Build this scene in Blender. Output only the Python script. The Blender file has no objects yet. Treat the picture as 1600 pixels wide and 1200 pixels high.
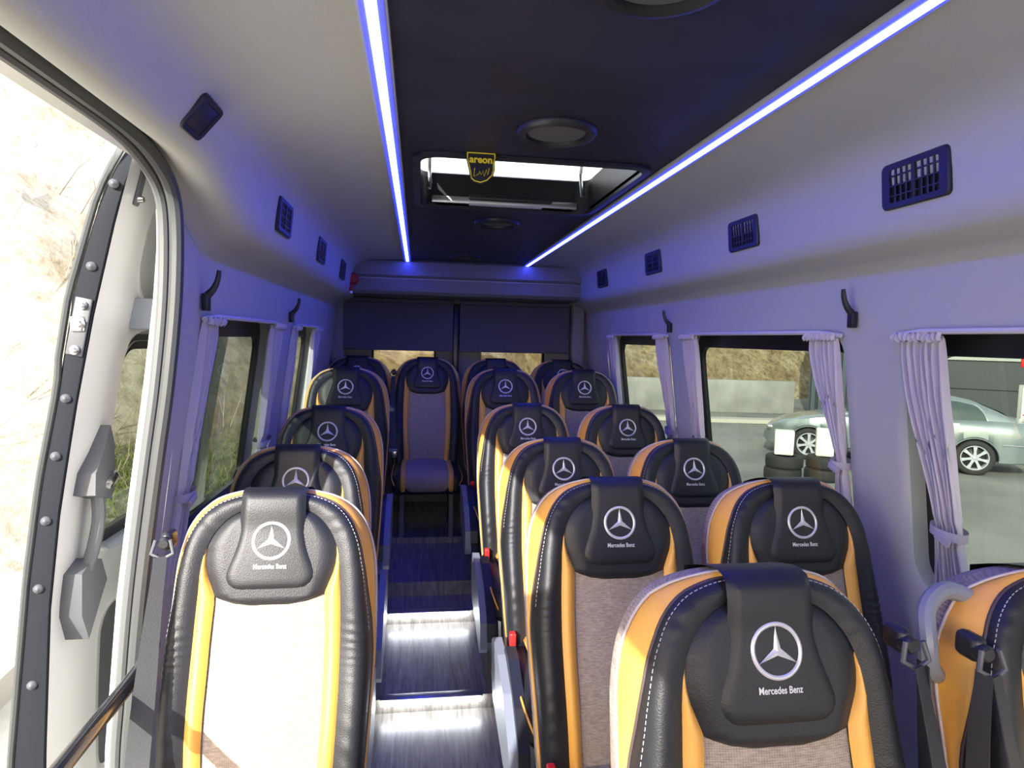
import bpy, bmesh, math, random
from math import sin, cos, pi, radians, exp, sqrt, hypot
from mathutils import Vector, Matrix
random.seed(7)
SC = bpy.context.scene
COL = SC.collection

# ------------------------------------------------------------------ camera
CX = 0.355                      # centre line of the vehicle
yaw, pit, rol = radians(8.4), radians(-4.0), radians(1.4)
fwd = Vector((sin(yaw)*cos(pit), cos(yaw)*cos(pit), sin(pit)))
rgt = Vector((cos(yaw), -sin(yaw), 0)); up = rgt.cross(fwd)
r2 = rgt*cos(rol)+up*sin(rol); u2 = -rgt*sin(rol)+up*cos(rol)
cam = bpy.data.cameras.new('camera'); cam.sensor_width = 36; cam.lens = 22.5
cam.clip_start = 0.02; cam.clip_end = 400
camo = bpy.data.objects.new('camera', cam); COL.objects.link(camo)
M4 = Matrix(((r2.x, u2.x, -fwd.x, 0), (r2.y, u2.y, -fwd.y, 0), (r2.z, u2.z, -fwd.z, 1.54), (0, 0, 0, 1)))
camo.matrix_world = M4
SC.camera = camo

# ------------------------------------------------------------------ world, sun, exposure
SUNDIR = Vector((0.507, 0.862, -0.45)).normalized()      # the way the light travels
W = bpy.data.worlds.new('world'); SC.world = W; W.use_nodes = True
wn = W.node_tree.nodes; wl = W.node_tree.links
bg = wn['Background']
sky = wn.new('ShaderNodeTexSky'); sky.sky_type = 'NISHITA'; sky.sun_disc = False
sky.sun_elevation = math.asin(-SUNDIR.z); sky.sun_rotation = math.atan2(-SUNDIR.x, -SUNDIR.y)
sky.dust_density = 3.0; sky.air_density = 1.0; sky.ozone_density = 0.6
mixw = wn.new('ShaderNodeMix'); mixw.data_type = 'RGBA'; mixw.inputs['Factor'].default_value = 0.55
mixw.inputs['B'].default_value = (6.0, 6.0, 6.2, 1)      # thin bright overcast veil over the sky
wl.new(sky.outputs[0], mixw.inputs['A']); wl.new(mixw.outputs['Result'], bg.inputs['Color'])
bg.inputs['Strength'].default_value = 0.25
sun = bpy.data.lights.new('sun', 'SUN'); sun.energy = 5.4; sun.angle = radians(0.6); sun.color = (1.0, 0.97, 0.91)
suno = bpy.data.objects.new('sun', sun); COL.objects.link(suno)
suno.rotation_euler = SUNDIR.to_track_quat('-Z', 'Y').to_euler(); suno.location = (-6, -8, 9)
vs = SC.view_settings
vs.view_transform = 'Standard'; vs.look = 'None'; vs.gamma = 1.0; vs.use_curve_mapping = False
vs.exposure = 1.2
SC.render.film_transparent = False

# ------------------------------------------------------------------ materials
MT = {}
def mat(name, col, rough=0.5, metal=0.0, bump=None, var=None, spec=0.5, coat=0, emit=None, alpha=None):
    """bump=(scale,strength[,stretch xyz]) noise bump; var=(scale, other colour[,stretch])"""
    m = bpy.data.materials.new(name); m.use_nodes = True
    nt = m.node_tree; b = nt.nodes['Principled BSDF']
    b.inputs['Base Color'].default_value = (*col, 1); b.inputs['Roughness'].default_value = rough
    b.inputs['Metallic'].default_value = metal; b.inputs['Specular IOR Level'].default_value = spec
    if coat: b.inputs['Coat Weight'].default_value = coat; b.inputs['Coat Roughness'].default_value = 0.08
    if emit:
        b.inputs['Emission Color'].default_value = (*emit[0], 1); b.inputs['Emission Strength'].default_value = emit[1]
    def coord(st):
        tc = nt.nodes.new('ShaderNodeTexCoord'); mp = nt.nodes.new('ShaderNodeMapping')
        mp.inputs['Scale'].default_value = st; nt.links.new(tc.outputs['Object'], mp.inputs['Vector']); return mp
    if bump:
        n = nt.nodes.new('ShaderNodeTexNoise'); n.inputs['Scale'].default_value = bump[0]; n.inputs['Detail'].default_value = 3
        nt.links.new(coord(bump[2] if len(bump) > 2 else (1, 1, 1)).outputs[0], n.inputs['Vector'])
        bp = nt.nodes.new('ShaderNodeBump'); bp.inputs['Strength'].default_value = bump[1]; bp.inputs['Distance'].default_value = 0.004
        nt.links.new(n.outputs['Fac'], bp.inputs['Height']); nt.links.new(bp.outputs[0], b.inputs['Normal'])
    if var:
        n = nt.nodes.new('ShaderNodeTexNoise'); n.inputs['Scale'].default_value = var[0]; n.inputs['Detail'].default_value = 5
        nt.links.new(coord(var[2] if len(var) > 2 else (1, 1, 1)).outputs[0], n.inputs['Vector'])
        rp = nt.nodes.new('ShaderNodeValToRGB')
        rp.color_ramp.elements[0].position = 0.36; rp.color_ramp.elements[1].position = 0.64
        rp.color_ramp.elements[0].color = (*col, 1); rp.color_ramp.elements[1].color = (*var[1], 1)
        nt.links.new(n.outputs['Fac'], rp.inputs[0]); nt.links.new(rp.outputs[0], b.inputs['Base Color'])
    MT[name] = m; return m

mat('lining', (0.445, 0.465, 0.432), 0.75, bump=(260, 0.12))
mat('ceil_black', (0.005, 0.006, 0.018), 0.5, var=(3.6, (0.016, 0.018, 0.046), (1, 2.0, 1)), bump=(500, 0.1))
mat('leather', (0.014, 0.015, 0.018), 0.45, bump=(380, 0.22), spec=0.45)
mat('leather_pad', (0.013, 0.014, 0.017), 0.44, bump=(420, 0.18), spec=0.45)
mat('orange', (0.80, 0.41, 0.075), 0.42, bump=(350, 0.15))
mat('piping', (0.075, 0.05, 0.05), 0.5)
mat('piping_light', (0.48, 0.42, 0.38), 0.5)
mat('stitch', (0.42, 0.42, 0.43), 0.6)
mat('silver_thread', (0.62, 0.62, 0.64), 0.32, 0.35)
mat('grey_plastic', (0.20, 0.22, 0.26), 0.38)
mat('light_grey', (0.42, 0.44, 0.48), 0.35)
mat('black_plastic', (0.014, 0.015, 0.019), 0.4)
mat('vent_plastic', (0.016, 0.016, 0.03), 0.45)
mat('dark_grey', (0.085, 0.09, 0.10), 0.5, bump=(220, 0.1))
mat('trim_grey', (0.014, 0.016, 0.021), 0.7, spec=0.15, bump=(300, 0.1))
mat('rubber', (0.055, 0.06, 0.06), 0.45)
mat('rubber_light', (0.10, 0.107, 0.107), 0.5)
mat('belt', (0.030, 0.032, 0.034), 0.62, bump=(700, 0.25, (0.2, 1, 1)))
mat('silver_paint', (0.70, 0.705, 0.70), 0.36, 0.25, coat=0.4)
mat('steel', (0.55, 0.55, 0.56), 0.25, 1.0)
mat('alu', (0.62, 0.63, 0.66), 0.32, 0.9)
mat('red', (0.65, 0.02, 0.02), 0.4)
mat('red_dark', (0.35, 0.012, 0.015), 0.4)
mat('white', (0.78, 0.78, 0.75), 0.5)
mat('curtain', (0.56, 0.54, 0.59), 0.85, bump=(600, 0.15))
mat('curtain_tie', (0.42, 0.40, 0.46), 0.85)
mat('rail', (0.62, 0.61, 0.60), 0.4)
mat('blind', (0.085, 0.085, 0.10), 0.8, bump=(500, 0.1))
mat('rear_panel', (0.22, 0.22, 0.215), 0.7, bump=(260, 0.1))
mat('win_frame', (0.010, 0.010, 0.013), 0.3)
mat('yellow', (0.90, 0.70, 0.02), 0.5)
mat('card_black', (0.012, 0.011, 0.012), 0.5)
mat('led_white', (0.8, 0.8, 0.8), 0.4, emit=((0.90, 0.95, 1.0), 15.0))
mat('led_blue', (0.5, 0.5, 0.6), 0.4, emit=((0.040, 0.058, 1.0), 22.0))
mat('led_haze', (0.2, 0.2, 0.5), 0.4, emit=((0.02, 0.04, 1.0), 0.55))  # weak blue emission imitating haze around the ceiling strips
mat('black_metal', (0.016, 0.017, 0.02), 0.22, 0.0, coat=0.6)
mat('concrete', (0.30, 0.30, 0.28), 0.85, var=(1.5, (0.22, 0.22, 0.21)), bump=(30, 0.3))
mat('kerb', (0.46, 0.44, 0.38), 0.85, bump=(30, 0.3))
mat('asphalt', (0.17, 0.17, 0.165), 0.75, var=(0.55, (0.27, 0.265, 0.245)), bump=(80, 0.25))
mat('gravel', (0.60, 0.57, 0.50), 0.9, var=(3, (0.46, 0.43, 0.36)), bump=(25, 0.6))
mat('cladding', (0.030, 0.048, 0.060), 0.5)
mat('cladding_dark', (0.022, 0.030, 0.038), 0.4)
mat('car_paint', (0.26, 0.31, 0.32), 0.28, 0.6, coat=0.7)
mat('car_trim', (0.02, 0.02, 0.022), 0.5)
mat('car_glass', (0.03, 0.055, 0.05), 0.06, 0.0, spec=0.8, coat=0.6)
mat('chrome', (0.75, 0.75, 0.74), 0.15, 1.0)
mat('tyre', (0.016, 0.016, 0.016), 0.75, bump=(60, 0.4))
mat('foam_block', (0.80, 0.78, 0.72), 0.85, bump=(18, 0.5))
mat('bin_green', (0.20, 0.27, 0.22), 0.6)
mat('lime', (0.30, 0.62, 0.04), 0.5)
mat('kiosk_grey', (0.32, 0.34, 0.31), 0.5)
mat('screen_dark', (0.03, 0.05, 0.05), 0.3)
mat('branch', (0.28, 0.22, 0.15), 0.9)
mat('grass', (0.13, 0.17, 0.03), 0.9)

def wood():
    m = mat('wood_floor', (0.13, 0.115, 0.10), 0.33); nt = m.node_tree; b = nt.nodes['Principled BSDF']
    tc = nt.nodes.new('ShaderNodeTexCoord'); mp = nt.nodes.new('ShaderNodeMapping'); mp.inputs['Scale'].default_value = (22, 1.4, 3.0)
    n = nt.nodes.new('ShaderNodeTexNoise'); n.inputs['Scale'].default_value = 3.2; n.inputs['Detail'].default_value = 8; n.inputs['Roughness'].default_value = 0.65
    rp = nt.nodes.new('ShaderNodeValToRGB'); e = rp.color_ramp.elements
    e[0].position = 0.30; e[0].color = (0.10, 0.088, 0.078, 1); e[1].position = 0.72; e[1].color = (0.38, 0.35, 0.31, 1)
    nt.links.new(tc.outputs['Object'], mp.inputs[0]); nt.links.new(mp.outputs[0], n.inputs[0]); nt.links.new(n.outputs['Fac'], rp.inputs[0])
    nt.links.new(rp.outputs[0], b.inputs['Base Color'])
wood()

def fabric():
    m = mat('fabric', (0.36, 0.29, 0.235), 0.9, spec=0.25); nt = m.node_tree; b = nt.nodes['Principled BSDF']
    tc = nt.nodes.new('ShaderNodeTexCoord')
    def wave(axis, sc, dist):
        w = nt.nodes.new('ShaderNodeTexWave'); w.wave_type = 'BANDS'; w.bands_direction = axis
        w.inputs['Scale'].default_value = sc; w.inputs['Distortion'].default_value = dist; w.inputs['Detail'].default_value = 1.5
        w.inputs['Detail Scale'].default_value = 2
        nt.links.new(tc.outputs['Object'], w.inputs['Vector']); return w
    a, c = wave('X', 70, 1.2), wave('Z', 85, 1.8)
    mm = nt.nodes.new('ShaderNodeMath'); mm.operation = 'MULTIPLY'
    nt.links.new(a.outputs['Fac'], mm.inputs[0]); nt.links.new(c.outputs['Fac'], mm.inputs[1])
    mp = nt.nodes.new('ShaderNodeMapping'); mp.inputs['Scale'].default_value = (70, 70, 260)
    n = nt.nodes.new('ShaderNodeTexNoise'); n.inputs['Scale'].default_value = 1.0; n.inputs['Detail'].default_value = 4
    nt.links.new(tc.outputs['Object'], mp.inputs[0]); nt.links.new(mp.outputs[0], n.inputs[0])
    ad = nt.nodes.new('ShaderNodeMath'); ad.operation = 'MULTIPLY_ADD'; ad.inputs[1].default_value = 0.45
    nt.links.new(mm.outputs[0], ad.inputs[0]); nt.links.new(n.outputs['Fac'], ad.inputs[2])
    rp = nt.nodes.new('ShaderNodeValToRGB'); e = rp.color_ramp.elements
    e[0].position = 0.38; e[0].color = (0.25, 0.20, 0.163, 1); e[1].position = 0.90; e[1].color = (0.45, 0.385, 0.315, 1)
    nt.links.new(ad.outputs[0], rp.inputs[0]); nt.links.new(rp.outputs[0], b.inputs['Base Color'])
    bp = nt.nodes.new('ShaderNodeBump'); bp.inputs['Strength'].default_value = 0.35; bp.inputs['Distance'].default_value = 0.002
    nt.links.new(mm.outputs[0], bp.inputs['Height']); nt.links.new(bp.outputs[0], b.inputs['Normal'])
fabric()

def glass(name, tint, gloss=0.05):
    m = bpy.data.materials.new(name); m.use_nodes = True; nt = m.node_tree
    nt.nodes.remove(nt.nodes['Principled BSDF']); out = nt.nodes['Material Output']
    t = nt.nodes.new('ShaderNodeBsdfTransparent'); t.inputs[0].default_value = (*tint, 1)
    g = nt.nodes.new('ShaderNodeBsdfGlossy'); g.inputs['Roughness'].default_value = 0.01
    lw = nt.nodes.new('ShaderNodeLayerWeight'); lw.inputs['Blend'].default_value = 0.5
    pw = nt.nodes.new('ShaderNodeMath'); pw.operation = 'POWER'; pw.inputs[1].default_value = 4.0
    fr = nt.nodes.new('ShaderNodeMath'); fr.operation = 'MULTIPLY_ADD'; fr.inputs[1].default_value = 0.6; fr.inputs[2].default_value = gloss
    nt.links.new(lw.outputs['Facing'], pw.inputs[0]); nt.links.new(pw.outputs[0], fr.inputs[0])
    mx = nt.nodes.new('ShaderNodeMixShader')
    nt.links.new(fr.outputs[0], mx.inputs[0]); nt.links.new(t.outputs[0], mx.inputs[1]); nt.links.new(g.outputs[0], mx.inputs[2])
    nt.links.new(mx.outputs[0], out.inputs[0]); MT[name] = m
glass('glass_tint', (0.30, 0.34, 0.295))
glass('glass_rear', (0.62, 0.60, 0.52))
glass('glass_lid', (0.07, 0.08, 0.09))

def hill_mat():
    m = mat('hillside', (0.3, 0.25, 0.15), 0.95); nt = m.node_tree; b = nt.nodes['Principled BSDF']
    tc = nt.nodes.new('ShaderNodeTexCoord')
    n1 = nt.nodes.new('ShaderNodeTexNoise'); n1.inputs['Scale'].default_value = 0.55; n1.inputs['Detail'].default_value = 10; n1.inputs['Roughness'].default_value = 0.7
    n2 = nt.nodes.new('ShaderNodeTexNoise'); n2.inputs['Scale'].default_value = 4.0; n2.inputs['Detail'].default_value = 8; n2.inputs['Roughness'].default_value = 0.75
    for n in (n1, n2): nt.links.new(tc.outputs['Object'], n.inputs[0])
    r1 = nt.nodes.new('ShaderNodeValToRGB'); e = r1.color_ramp.elements
    e[0].position = 0.38; e[0].color = (0.30, 0.205, 0.105, 1); e[1].position = 0.62; e[1].color = (0.62, 0.52, 0.36, 1)
    x = e.new(0.5); x.color = (0.42, 0.33, 0.18, 1)
    r2_ = nt.nodes.new('ShaderNodeValToRGB'); e = r2_.color_ramp.elements
    e[0].position = 0.36; e[0].color = (0.28, 0.26, 0.20, 1); e[1].position = 0.60; e[1].color = (1, 1, 1, 1)
    mx = nt.nodes.new('ShaderNodeMix'); mx.data_type = 'RGBA'; mx.blend_type = 'MULTIPLY'; mx.inputs['Factor'].default_value = 0.9
    nt.links.new(n1.outputs['Fac'], r1.inputs[0]); nt.links.new(n2.outputs['Fac'], r2_.inputs[0])
    nt.links.new(r1.outputs[0], mx.inputs['A']); nt.links.new(r2_.outputs[0], mx.inputs['B'])
    # left slope paler, sun glare put into its colour; brown scrub rear and right
    sx = nt.nodes.new('ShaderNodeSeparateXYZ'); nt.links.new(tc.outputs['Object'], sx.inputs[0])
    mr = nt.nodes.new('ShaderNodeMapRange'); mr.inputs['From Min'].default_value = -4.5; mr.inputs['From Max'].default_value = -2.0
    mr.inputs['To Min'].default_value = 1; mr.inputs['To Max'].default_value = 0; nt.links.new(sx.outputs['X'], mr.inputs['Value'])
    r3 = nt.nodes.new('ShaderNodeValToRGB'); e = r3.color_ramp.elements
    e[0].position = 0.40; e[0].color = (0.36, 0.29, 0.19, 1); e[1].position = 0.56; e[1].color = (0.60, 0.56, 0.48, 1)
    r4 = nt.nodes.new('ShaderNodeValToRGB'); e = r4.color_ramp.elements
    e[0].position = 0.34; e[0].color = (0.50, 0.43, 0.33, 1); e[1].position = 0.52; e[1].color = (1, 1, 1, 1)
    mxb = nt.nodes.new('ShaderNodeMix'); mxb.data_type = 'RGBA'; mxb.blend_type = 'MULTIPLY'; mxb.inputs['Factor'].default_value = 0.8
    nt.links.new(n1.outputs['Fac'], r3.inputs[0]); nt.links.new(n2.outputs['Fac'], r4.inputs[0])
    nt.links.new(r3.outputs[0], mxb.inputs['A']); nt.links.new(r4.outputs[0], mxb.inputs['B'])
    mxc = nt.nodes.new('ShaderNodeMix'); mxc.data_type = 'RGBA'; nt.links.new(mr.outputs[0], mxc.inputs['Factor'])
    nt.links.new(mx.outputs['Result'], mxc.inputs['A']); nt.links.new(mxb.outputs['Result'], mxc.inputs['B'])
    nt.links.new(mxc.outputs['Result'], b.inputs['Base Color'])
    bp = nt.nodes.new('ShaderNodeBump'); bp.inputs['Strength'].default_value = 0.7; bp.inputs['Distance'].default_value = 0.2
    nt.links.new(n2.outputs['Fac'], bp.inputs['Height']); nt.links.new(bp.outputs[0], b.inputs['Normal'])
hill_mat()

# ------------------------------------------------------------------ object helpers
def link(name, me, parent=None, loc=None, rot=None):
    o = bpy.data.objects.new(name, me); COL.objects.link(o)
    if parent is not None: o.parent = parent
    if loc is not None: o.location = loc
    if rot is not None: o.rotation_euler = rot
    return o
def tag(o, label, cat=None, group=None, kind=None):
    if label: o['label'] = label
    if cat: o['category'] = cat
    if group: o['group'] = group
    if kind: o['kind'] = kind
    return o
def empty(name, loc=(0, 0, 0), rot=(0, 0, 0)):
    o = link(name, None, None, loc, rot); o.empty_display_size = 0.1; return o
def md(name, V, F, m, smooth=True):
    me = bpy.data.meshes.new(name); me.from_pydata([tuple(v) for v in V], [], F); me.update()
    if m: me.materials.append(MT[m])
    if smooth: me.polygons.foreach_set('use_smooth', [True]*len(me.polygons))
    return me
class MB:
    """collects shapes into one mesh"""
    def __init__(s): s.V = []; s.F = []
    def add(s, V, F):
        k = len(s.V); s.V += [Vector(v) for v in V]; s.F += [[i+k for i in f] for f in F]; return s
    def grid(s, rows, closed=False, flip=False):
        n = len(rows[0]); V = [v for r in rows for v in r]; F = []
        for i in range(len(rows)-1):
            for j in range(n if closed else n-1):
                a, b = i*n+j, i*n+(j+1) % n; f = [a, b, b+n, a+n]
                F.append(f[::-1] if flip else f)
        return s.add(V, F)
    def box(s, c, d, bev=0.0, seg=2, rot=None):
        bm = bmesh.new(); bmesh.ops.create_cube(bm, size=1)
        for v in bm.verts: v.co = Vector((v.co.x*d[0], v.co.y*d[1], v.co.z*d[2]))
        if bev > 0: bmesh.ops.bevel(bm, geom=bm.edges[:]+bm.verts[:], offset=bev, segments=seg, affect='EDGES', profile=0.5)
        if rot is not None: bmesh.ops.transform(bm, matrix=rot, verts=bm.verts)
        bmesh.ops.translate(bm, vec=Vector(c), verts=bm.verts)
        bm.verts.index_update(); s.add([v.co.copy() for v in bm.verts], [[v.index for v in f.verts] for f in bm.faces]); bm.free(); return s
    def tube(s, P, r, n=10, cap=True, rz=None):
        P = [Vector(p) for p in P]; rows = []
        R = r if isinstance(r, (list, tuple)) else [r]*len(P)
        prev = None
        for i, p in enumerate(P):
            t = (P[min(i+1, len(P)-1)]-P[max(i-1, 0)]).normalized()
            if prev is None:
                a = Vector((0, 0, 1)) if abs(t.z) < 0.9 else Vector((1, 0, 0)); x = t.cross(a).normalized()
            else: x = (prev-t*prev.dot(t)).normalized()
            prev = x; y = t.cross(x)
            rows.append([p+(x*cos(2*pi*k/n)+y*sin(2*pi*k/n))*R[i] for k in range(n)])
        s.grid(rows, closed=True)
        if cap:
            k = len(s.V)-len(rows)*n
            s.F.append([k+j for j in range(n)][::-1]); s.F.append([k+(len(rows)-1)*n+j for j in range(n)])
        return s
    def lathe(s, prof, c=(0, 0, 0), n=24, axis='Z'):
        rows = []
        for k in range(n):
            a = 2*pi*k/n; row = []
            for r, h in prof:
                v = (r*cos(a), r*sin(a), h)
                if axis == 'X': v = (h, r*cos(a), r*sin(a))
                if axis == 'Y': v = (r*cos(a), h, r*sin(a))
                row.append(Vector(v)+Vector(c))
            rows.append(row)
        rows.append(rows[0]); return s.grid(rows)
    def prism(s, poly, axis, a, b):
        """poly in the other two axes (in xyz order), extruded from a to b along axis"""
        def p(u, v, w): return {'X': (w, u, v), 'Y': (u, w, v), 'Z': (u, v, w)}[axis]
        n = len(poly)
        V = [p(u, v, a) for u, v in poly]+[p(u, v, b) for u, v in poly]
        F = [list(range(n))[::-1], list(range(n, 2*n))]+[[i, (i+1) % n, n+(i+1) % n, n+i] for i in range(n)]
        return s.add(V, F)
    def mesh(s, name, m, smooth=False, auto=None):
        me = md(name, s.V, s.F, m, smooth)
        bm = bmesh.new(); bm.from_mesh(me); bmesh.ops.recalc_face_normals(bm, faces=bm.faces)
        if auto:
            for e in bm.edges:
                if len(e.link_faces) == 2 and e.calc_face_angle() > auto: e.smooth = False
            for f in bm.faces: f.smooth = True
        bm.to_mesh(me); bm.free(); return me
    def obj(s, name, m, parent=None, smooth=False, auto=0.6, loc=None, rot=None):
        return link(name, s.mesh(name, m, smooth, auto), parent, loc, rot)
def interp(T, x):
    if x <= T[0][0]: return T[0][1]
    for (a, p), (b, q) in zip(T, T[1:]):
        if x <= b: return p+(q-p)*(x-a)/(b-a)
    return T[-1][1]
def smooth01(t): t = max(0, min(1, t)); return t*t*(3-2*t)
def spl(P, n):
    """Catmull-Rom through points, n samples per span"""
    P = [Vector(p) for p in P]; out = []
    for i in range(len(P)-1):
        a, b, c, d = P[max(i-1, 0)], P[i], P[i+1], P[min(i+2, len(P)-1)]
        for k in range(n):
            t = k/n
            out.append(0.5*((2*b)+(c-a)*t+(2*a-5*b+4*c-d)*t*t+(3*b-a-3*c+d)*t**3))
    out.append(P[-1]); return out
def rrect(y0, y1, z0, z1, r, n=6):
    out = []
    for cx, cz, a0 in ((y1-r, z1-r, 0), (y0+r, z1-r, 90), (y0+r, z0+r, 180), (y1-r, z0+r, 270)):
        for k in range(n+1):
            a = radians(a0+90*k/n); out.append((cx+r*cos(a), cz+r*sin(a)))
    return out
def struct(o, label=None): o['kind'] = 'structure'; o['label'] = label or o.name; return o

# ------------------------------------------------------------------ interior profile
HW = [(0, 1.12), (0.43, 1.11), (0.84, 1.075), (1.08, 1.045), (1.41, 1.0), (1.62, 0.975), (1.74, 0.965)]
def hw(z): return interp(HW, z)
def wx(s, z): return CX+s*hw(z)          # x of the wall on side s at height z
YR = 5.05                                 # rear wall
YF = -1.4                                 # front end of the shell
YC = -1.0                                 # front edge of the roof, above the windscreen

# ---- floor with its steps
LV = [(YF, 2.56, 0.0), (2.56, 3.25, 0.06), (3.25, 3.46, 0.12), (3.46, 4.12, 0.20), (4.12, YR+0.1, 0.24)]
b = MB(); prof = []
for y0, y1, z in LV: prof += [(y0, z), (y1, z)]
for i in range(len(prof)-1):
    (ya, za), (yb, zb) = prof[i], prof[i+1]
    b.add([(CX-1.13, ya, za), (CX+1.13, ya, za), (CX+1.13, yb, zb), (CX-1.13, yb, zb)], [[0, 1, 2, 3]])
b.add([(CX-1.13, YF, 0), (CX+1.13, YF, 0), (CX+1.13, YF, -0.12), (CX-1.13, YF, -0.12)], [[0, 1, 2, 3]])
b.add([(CX-1.13, YF, -0.12), (CX+1.13, YF, -0.12), (CX+1.13, YR+.1, -0.12), (CX-1.13, YR+.1, -0.12)], [[0, 1, 2, 3]])
struct(b.obj('floor', 'wood_floor', auto=0.3), 'dark wood-look floor rising in low steps towards the rear')

def hole_panel(mb, s, Y0, Y1, Z0, Z1, R, depth, off=0.0):
    """wall panel with a rounded opening R=(y0,y1,z0,z1,r) and its reveal going outwards by depth"""
    inner = rrect(*R, n=6); N = len(inner); cy, cz = (R[0]+R[1])/2, (R[2]+R[3])/2
    outer = []
    for k, (y, z) in enumerate(inner):
        q = k//7; j = k % 7; t = j/6
        A, B_ = [((Y1, (R[3]-R[4])), (R[1]-R[4], Z1)), ((R[0]+R[4], Z1), (Y0, R[3]-R[4])),
                 ((Y0, R[2]+R[4]), (R[0]+R[4], Z0)), ((R[1]-R[4], Z0), (Y1, R[2]+R[4]))][q]
        C = [(Y1, Z1), (Y0, Z1), (Y0, Z0), (Y1, Z0)][q]
        if t < 0.5: p = (A[0]+(C[0]-A[0])*t*2, A[1]+(C[1]-A[1])*t*2)
        else: p = (C[0]+(B_[0]-C[0])*(t-.5)*2, C[1]+(B_[1]-C[1])*(t-.5)*2)
        outer.append(p)
    rows = []
    for f in (0, .34, .67, 0.94):
        rows.append([Vector((wx(s, z)+s*off, y, z)) for y, z in [(o[0]+(i[0]-o[0])*f, o[1]+(i[1]-o[1])*f) for o, i in zip(outer, inner)]])
    for f, d in ((1.0, 0.008), (1.015, 0.03), (1.02, depth)):
        rows.append([Vector((wx(s, cz+(z-cz)*f)+s*(off+d), cy+(y-cy)*f if f > 1 else y, cz+(z-cz)*f if f > 1 else z)) for y, z in inner])
    # subdivide straight runs so that the curved wall is followed
    rows2 = []
    for r in rows:
        o = []
        for k in range(N):
            p, q = r[k], r[(k+1) % N]; o.append(p)
            m = 5 if k % 7 == 6 else 1
            for j in range(1, m): 
                v = p.lerp(q, j/m); o.append(v)
        rows2.append(o)
    mb.grid(rows2, closed=True)

def plain(mb, s, y0, y1, zs, off=0.0):
    mb.grid([[(wx(s, z)+s*off, y, z) for z in zs] for y in (y0, y1)])
ZS = [0, 0.2, 0.43, 0.64, 0.84, 0.96, 1.08, 1.25, 1.41, 1.52, 1.62, 1.74]

WINR = [(0.30, 1.62), (1.87, 3.08), (3.30, 4.36)]
WINL = [(1.98, 2.98), (3.34, 4.16)]
ZW0, ZW1 = 0.86, 1.585
def side_wall(s, wins, ystart, name, label):
    mb = MB(); y = ystart
    zlo = [z for z in ZS if z <= 0.64]+[0.76]
    edges = [ystart]
    for i, (a, c) in enumerate(wins):
        nxt = (c+wins[i+1][0])/2 if i+1 < len(wins) else c+0.10
        prv = edges[-1] if i else max(ystart, a-0.10)
        if prv > edges[-1]: plain(mb, s, edges[-1], prv, ZS)
        plain(mb, s, prv, nxt, zlo)
        hole_panel(mb, s, prv, nxt, 0.76, 1.66, (a, c, ZW0, ZW1, 0.085), 0.075)
        plain(mb, s, prv, nxt, [1.66, 1.74])
        edges.append(nxt)
    plain(mb, s, edges[-1], YR+0.08, ZS)
    o = mb.obj(name, 'lining', smooth=True, auto=0.9)
    return struct(o, label)
wall_r = side_wall(1, WINR, -0.35, 'wall_right', 'pale lined side wall with curtained windows')
wall_l = side_wall(-1, WINL, 1.74, 'wall_left', 'pale lined side wall behind the open sliding door')

# ---- ceiling and overhead ducts
DUCT = [(0.965, 1.74), (0.960, 1.768), (0.925, 1.790), (0.868, 1.808), (0.836, 1.828), (0.821, 1.866), (0.812, 1.94), (0.803, 1.995), (0.785, 2.03), (0.74, 2.055), (0.66, 2.07), (0.55, 2.076), (0.44, 2.078)]
HEAD = [(0.965, 1.965), (0.955, 1.972), (0.925, 1.950), (0.895, 1.935), (0.865, 1.938), (0.838, 1.955), (0.815, 1.985), (0.795, 2.015), (0.77, 2.04), (0.73, 2.06), (0.65, 2.072), (0.55, 2.077), (0.44, 2.078)]
def overhead(s, name, label):
    rows = []
    ys = [YC+i*(1.45-YC)/6 for i in range(7)]+[1.45+0.04*i for i in range(1, 17)]+[2.3, 2.9, 3.6, 4.3, YR+0.05]
    for y in ys:
        t = smooth01((y-1.52)/0.50) if s < 0 else 1
        rows.append([(CX+s*(h[0]+(d[0]-h[0])*t), y, h[1]+(d[1]-h[1])*t) for h, d in zip(HEAD, DUCT)])
    mb = MB().grid(rows)
    return struct(mb.obj(name, 'lining', smooth=True, auto=1.2), label)
overhead(1, 'trim_1', 'pale moulded overhead air duct along the window side')
overhead(-1, 'trim_2', 'pale moulded overhead air duct above the sliding door side')
# infill of the left wall between the door head and the duct
mb = MB(); rows = []
for i in range(13):
    y = 1.72+0.025*i; t = smooth01((y-1.52)/0.50); z1 = HEAD[0][1]+(DUCT[0][1]-HEAD[0][1])*t
    rows.append([(CX-0.966, y, 1.735), (CX-0.966, y, (1.735+z1)/2), (CX-0.966, y, z1+0.004)])
struct(mb.grid(rows).obj('trim_3', 'lining', smooth=True), 'pale lining panel between door head and overhead duct')

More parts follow.
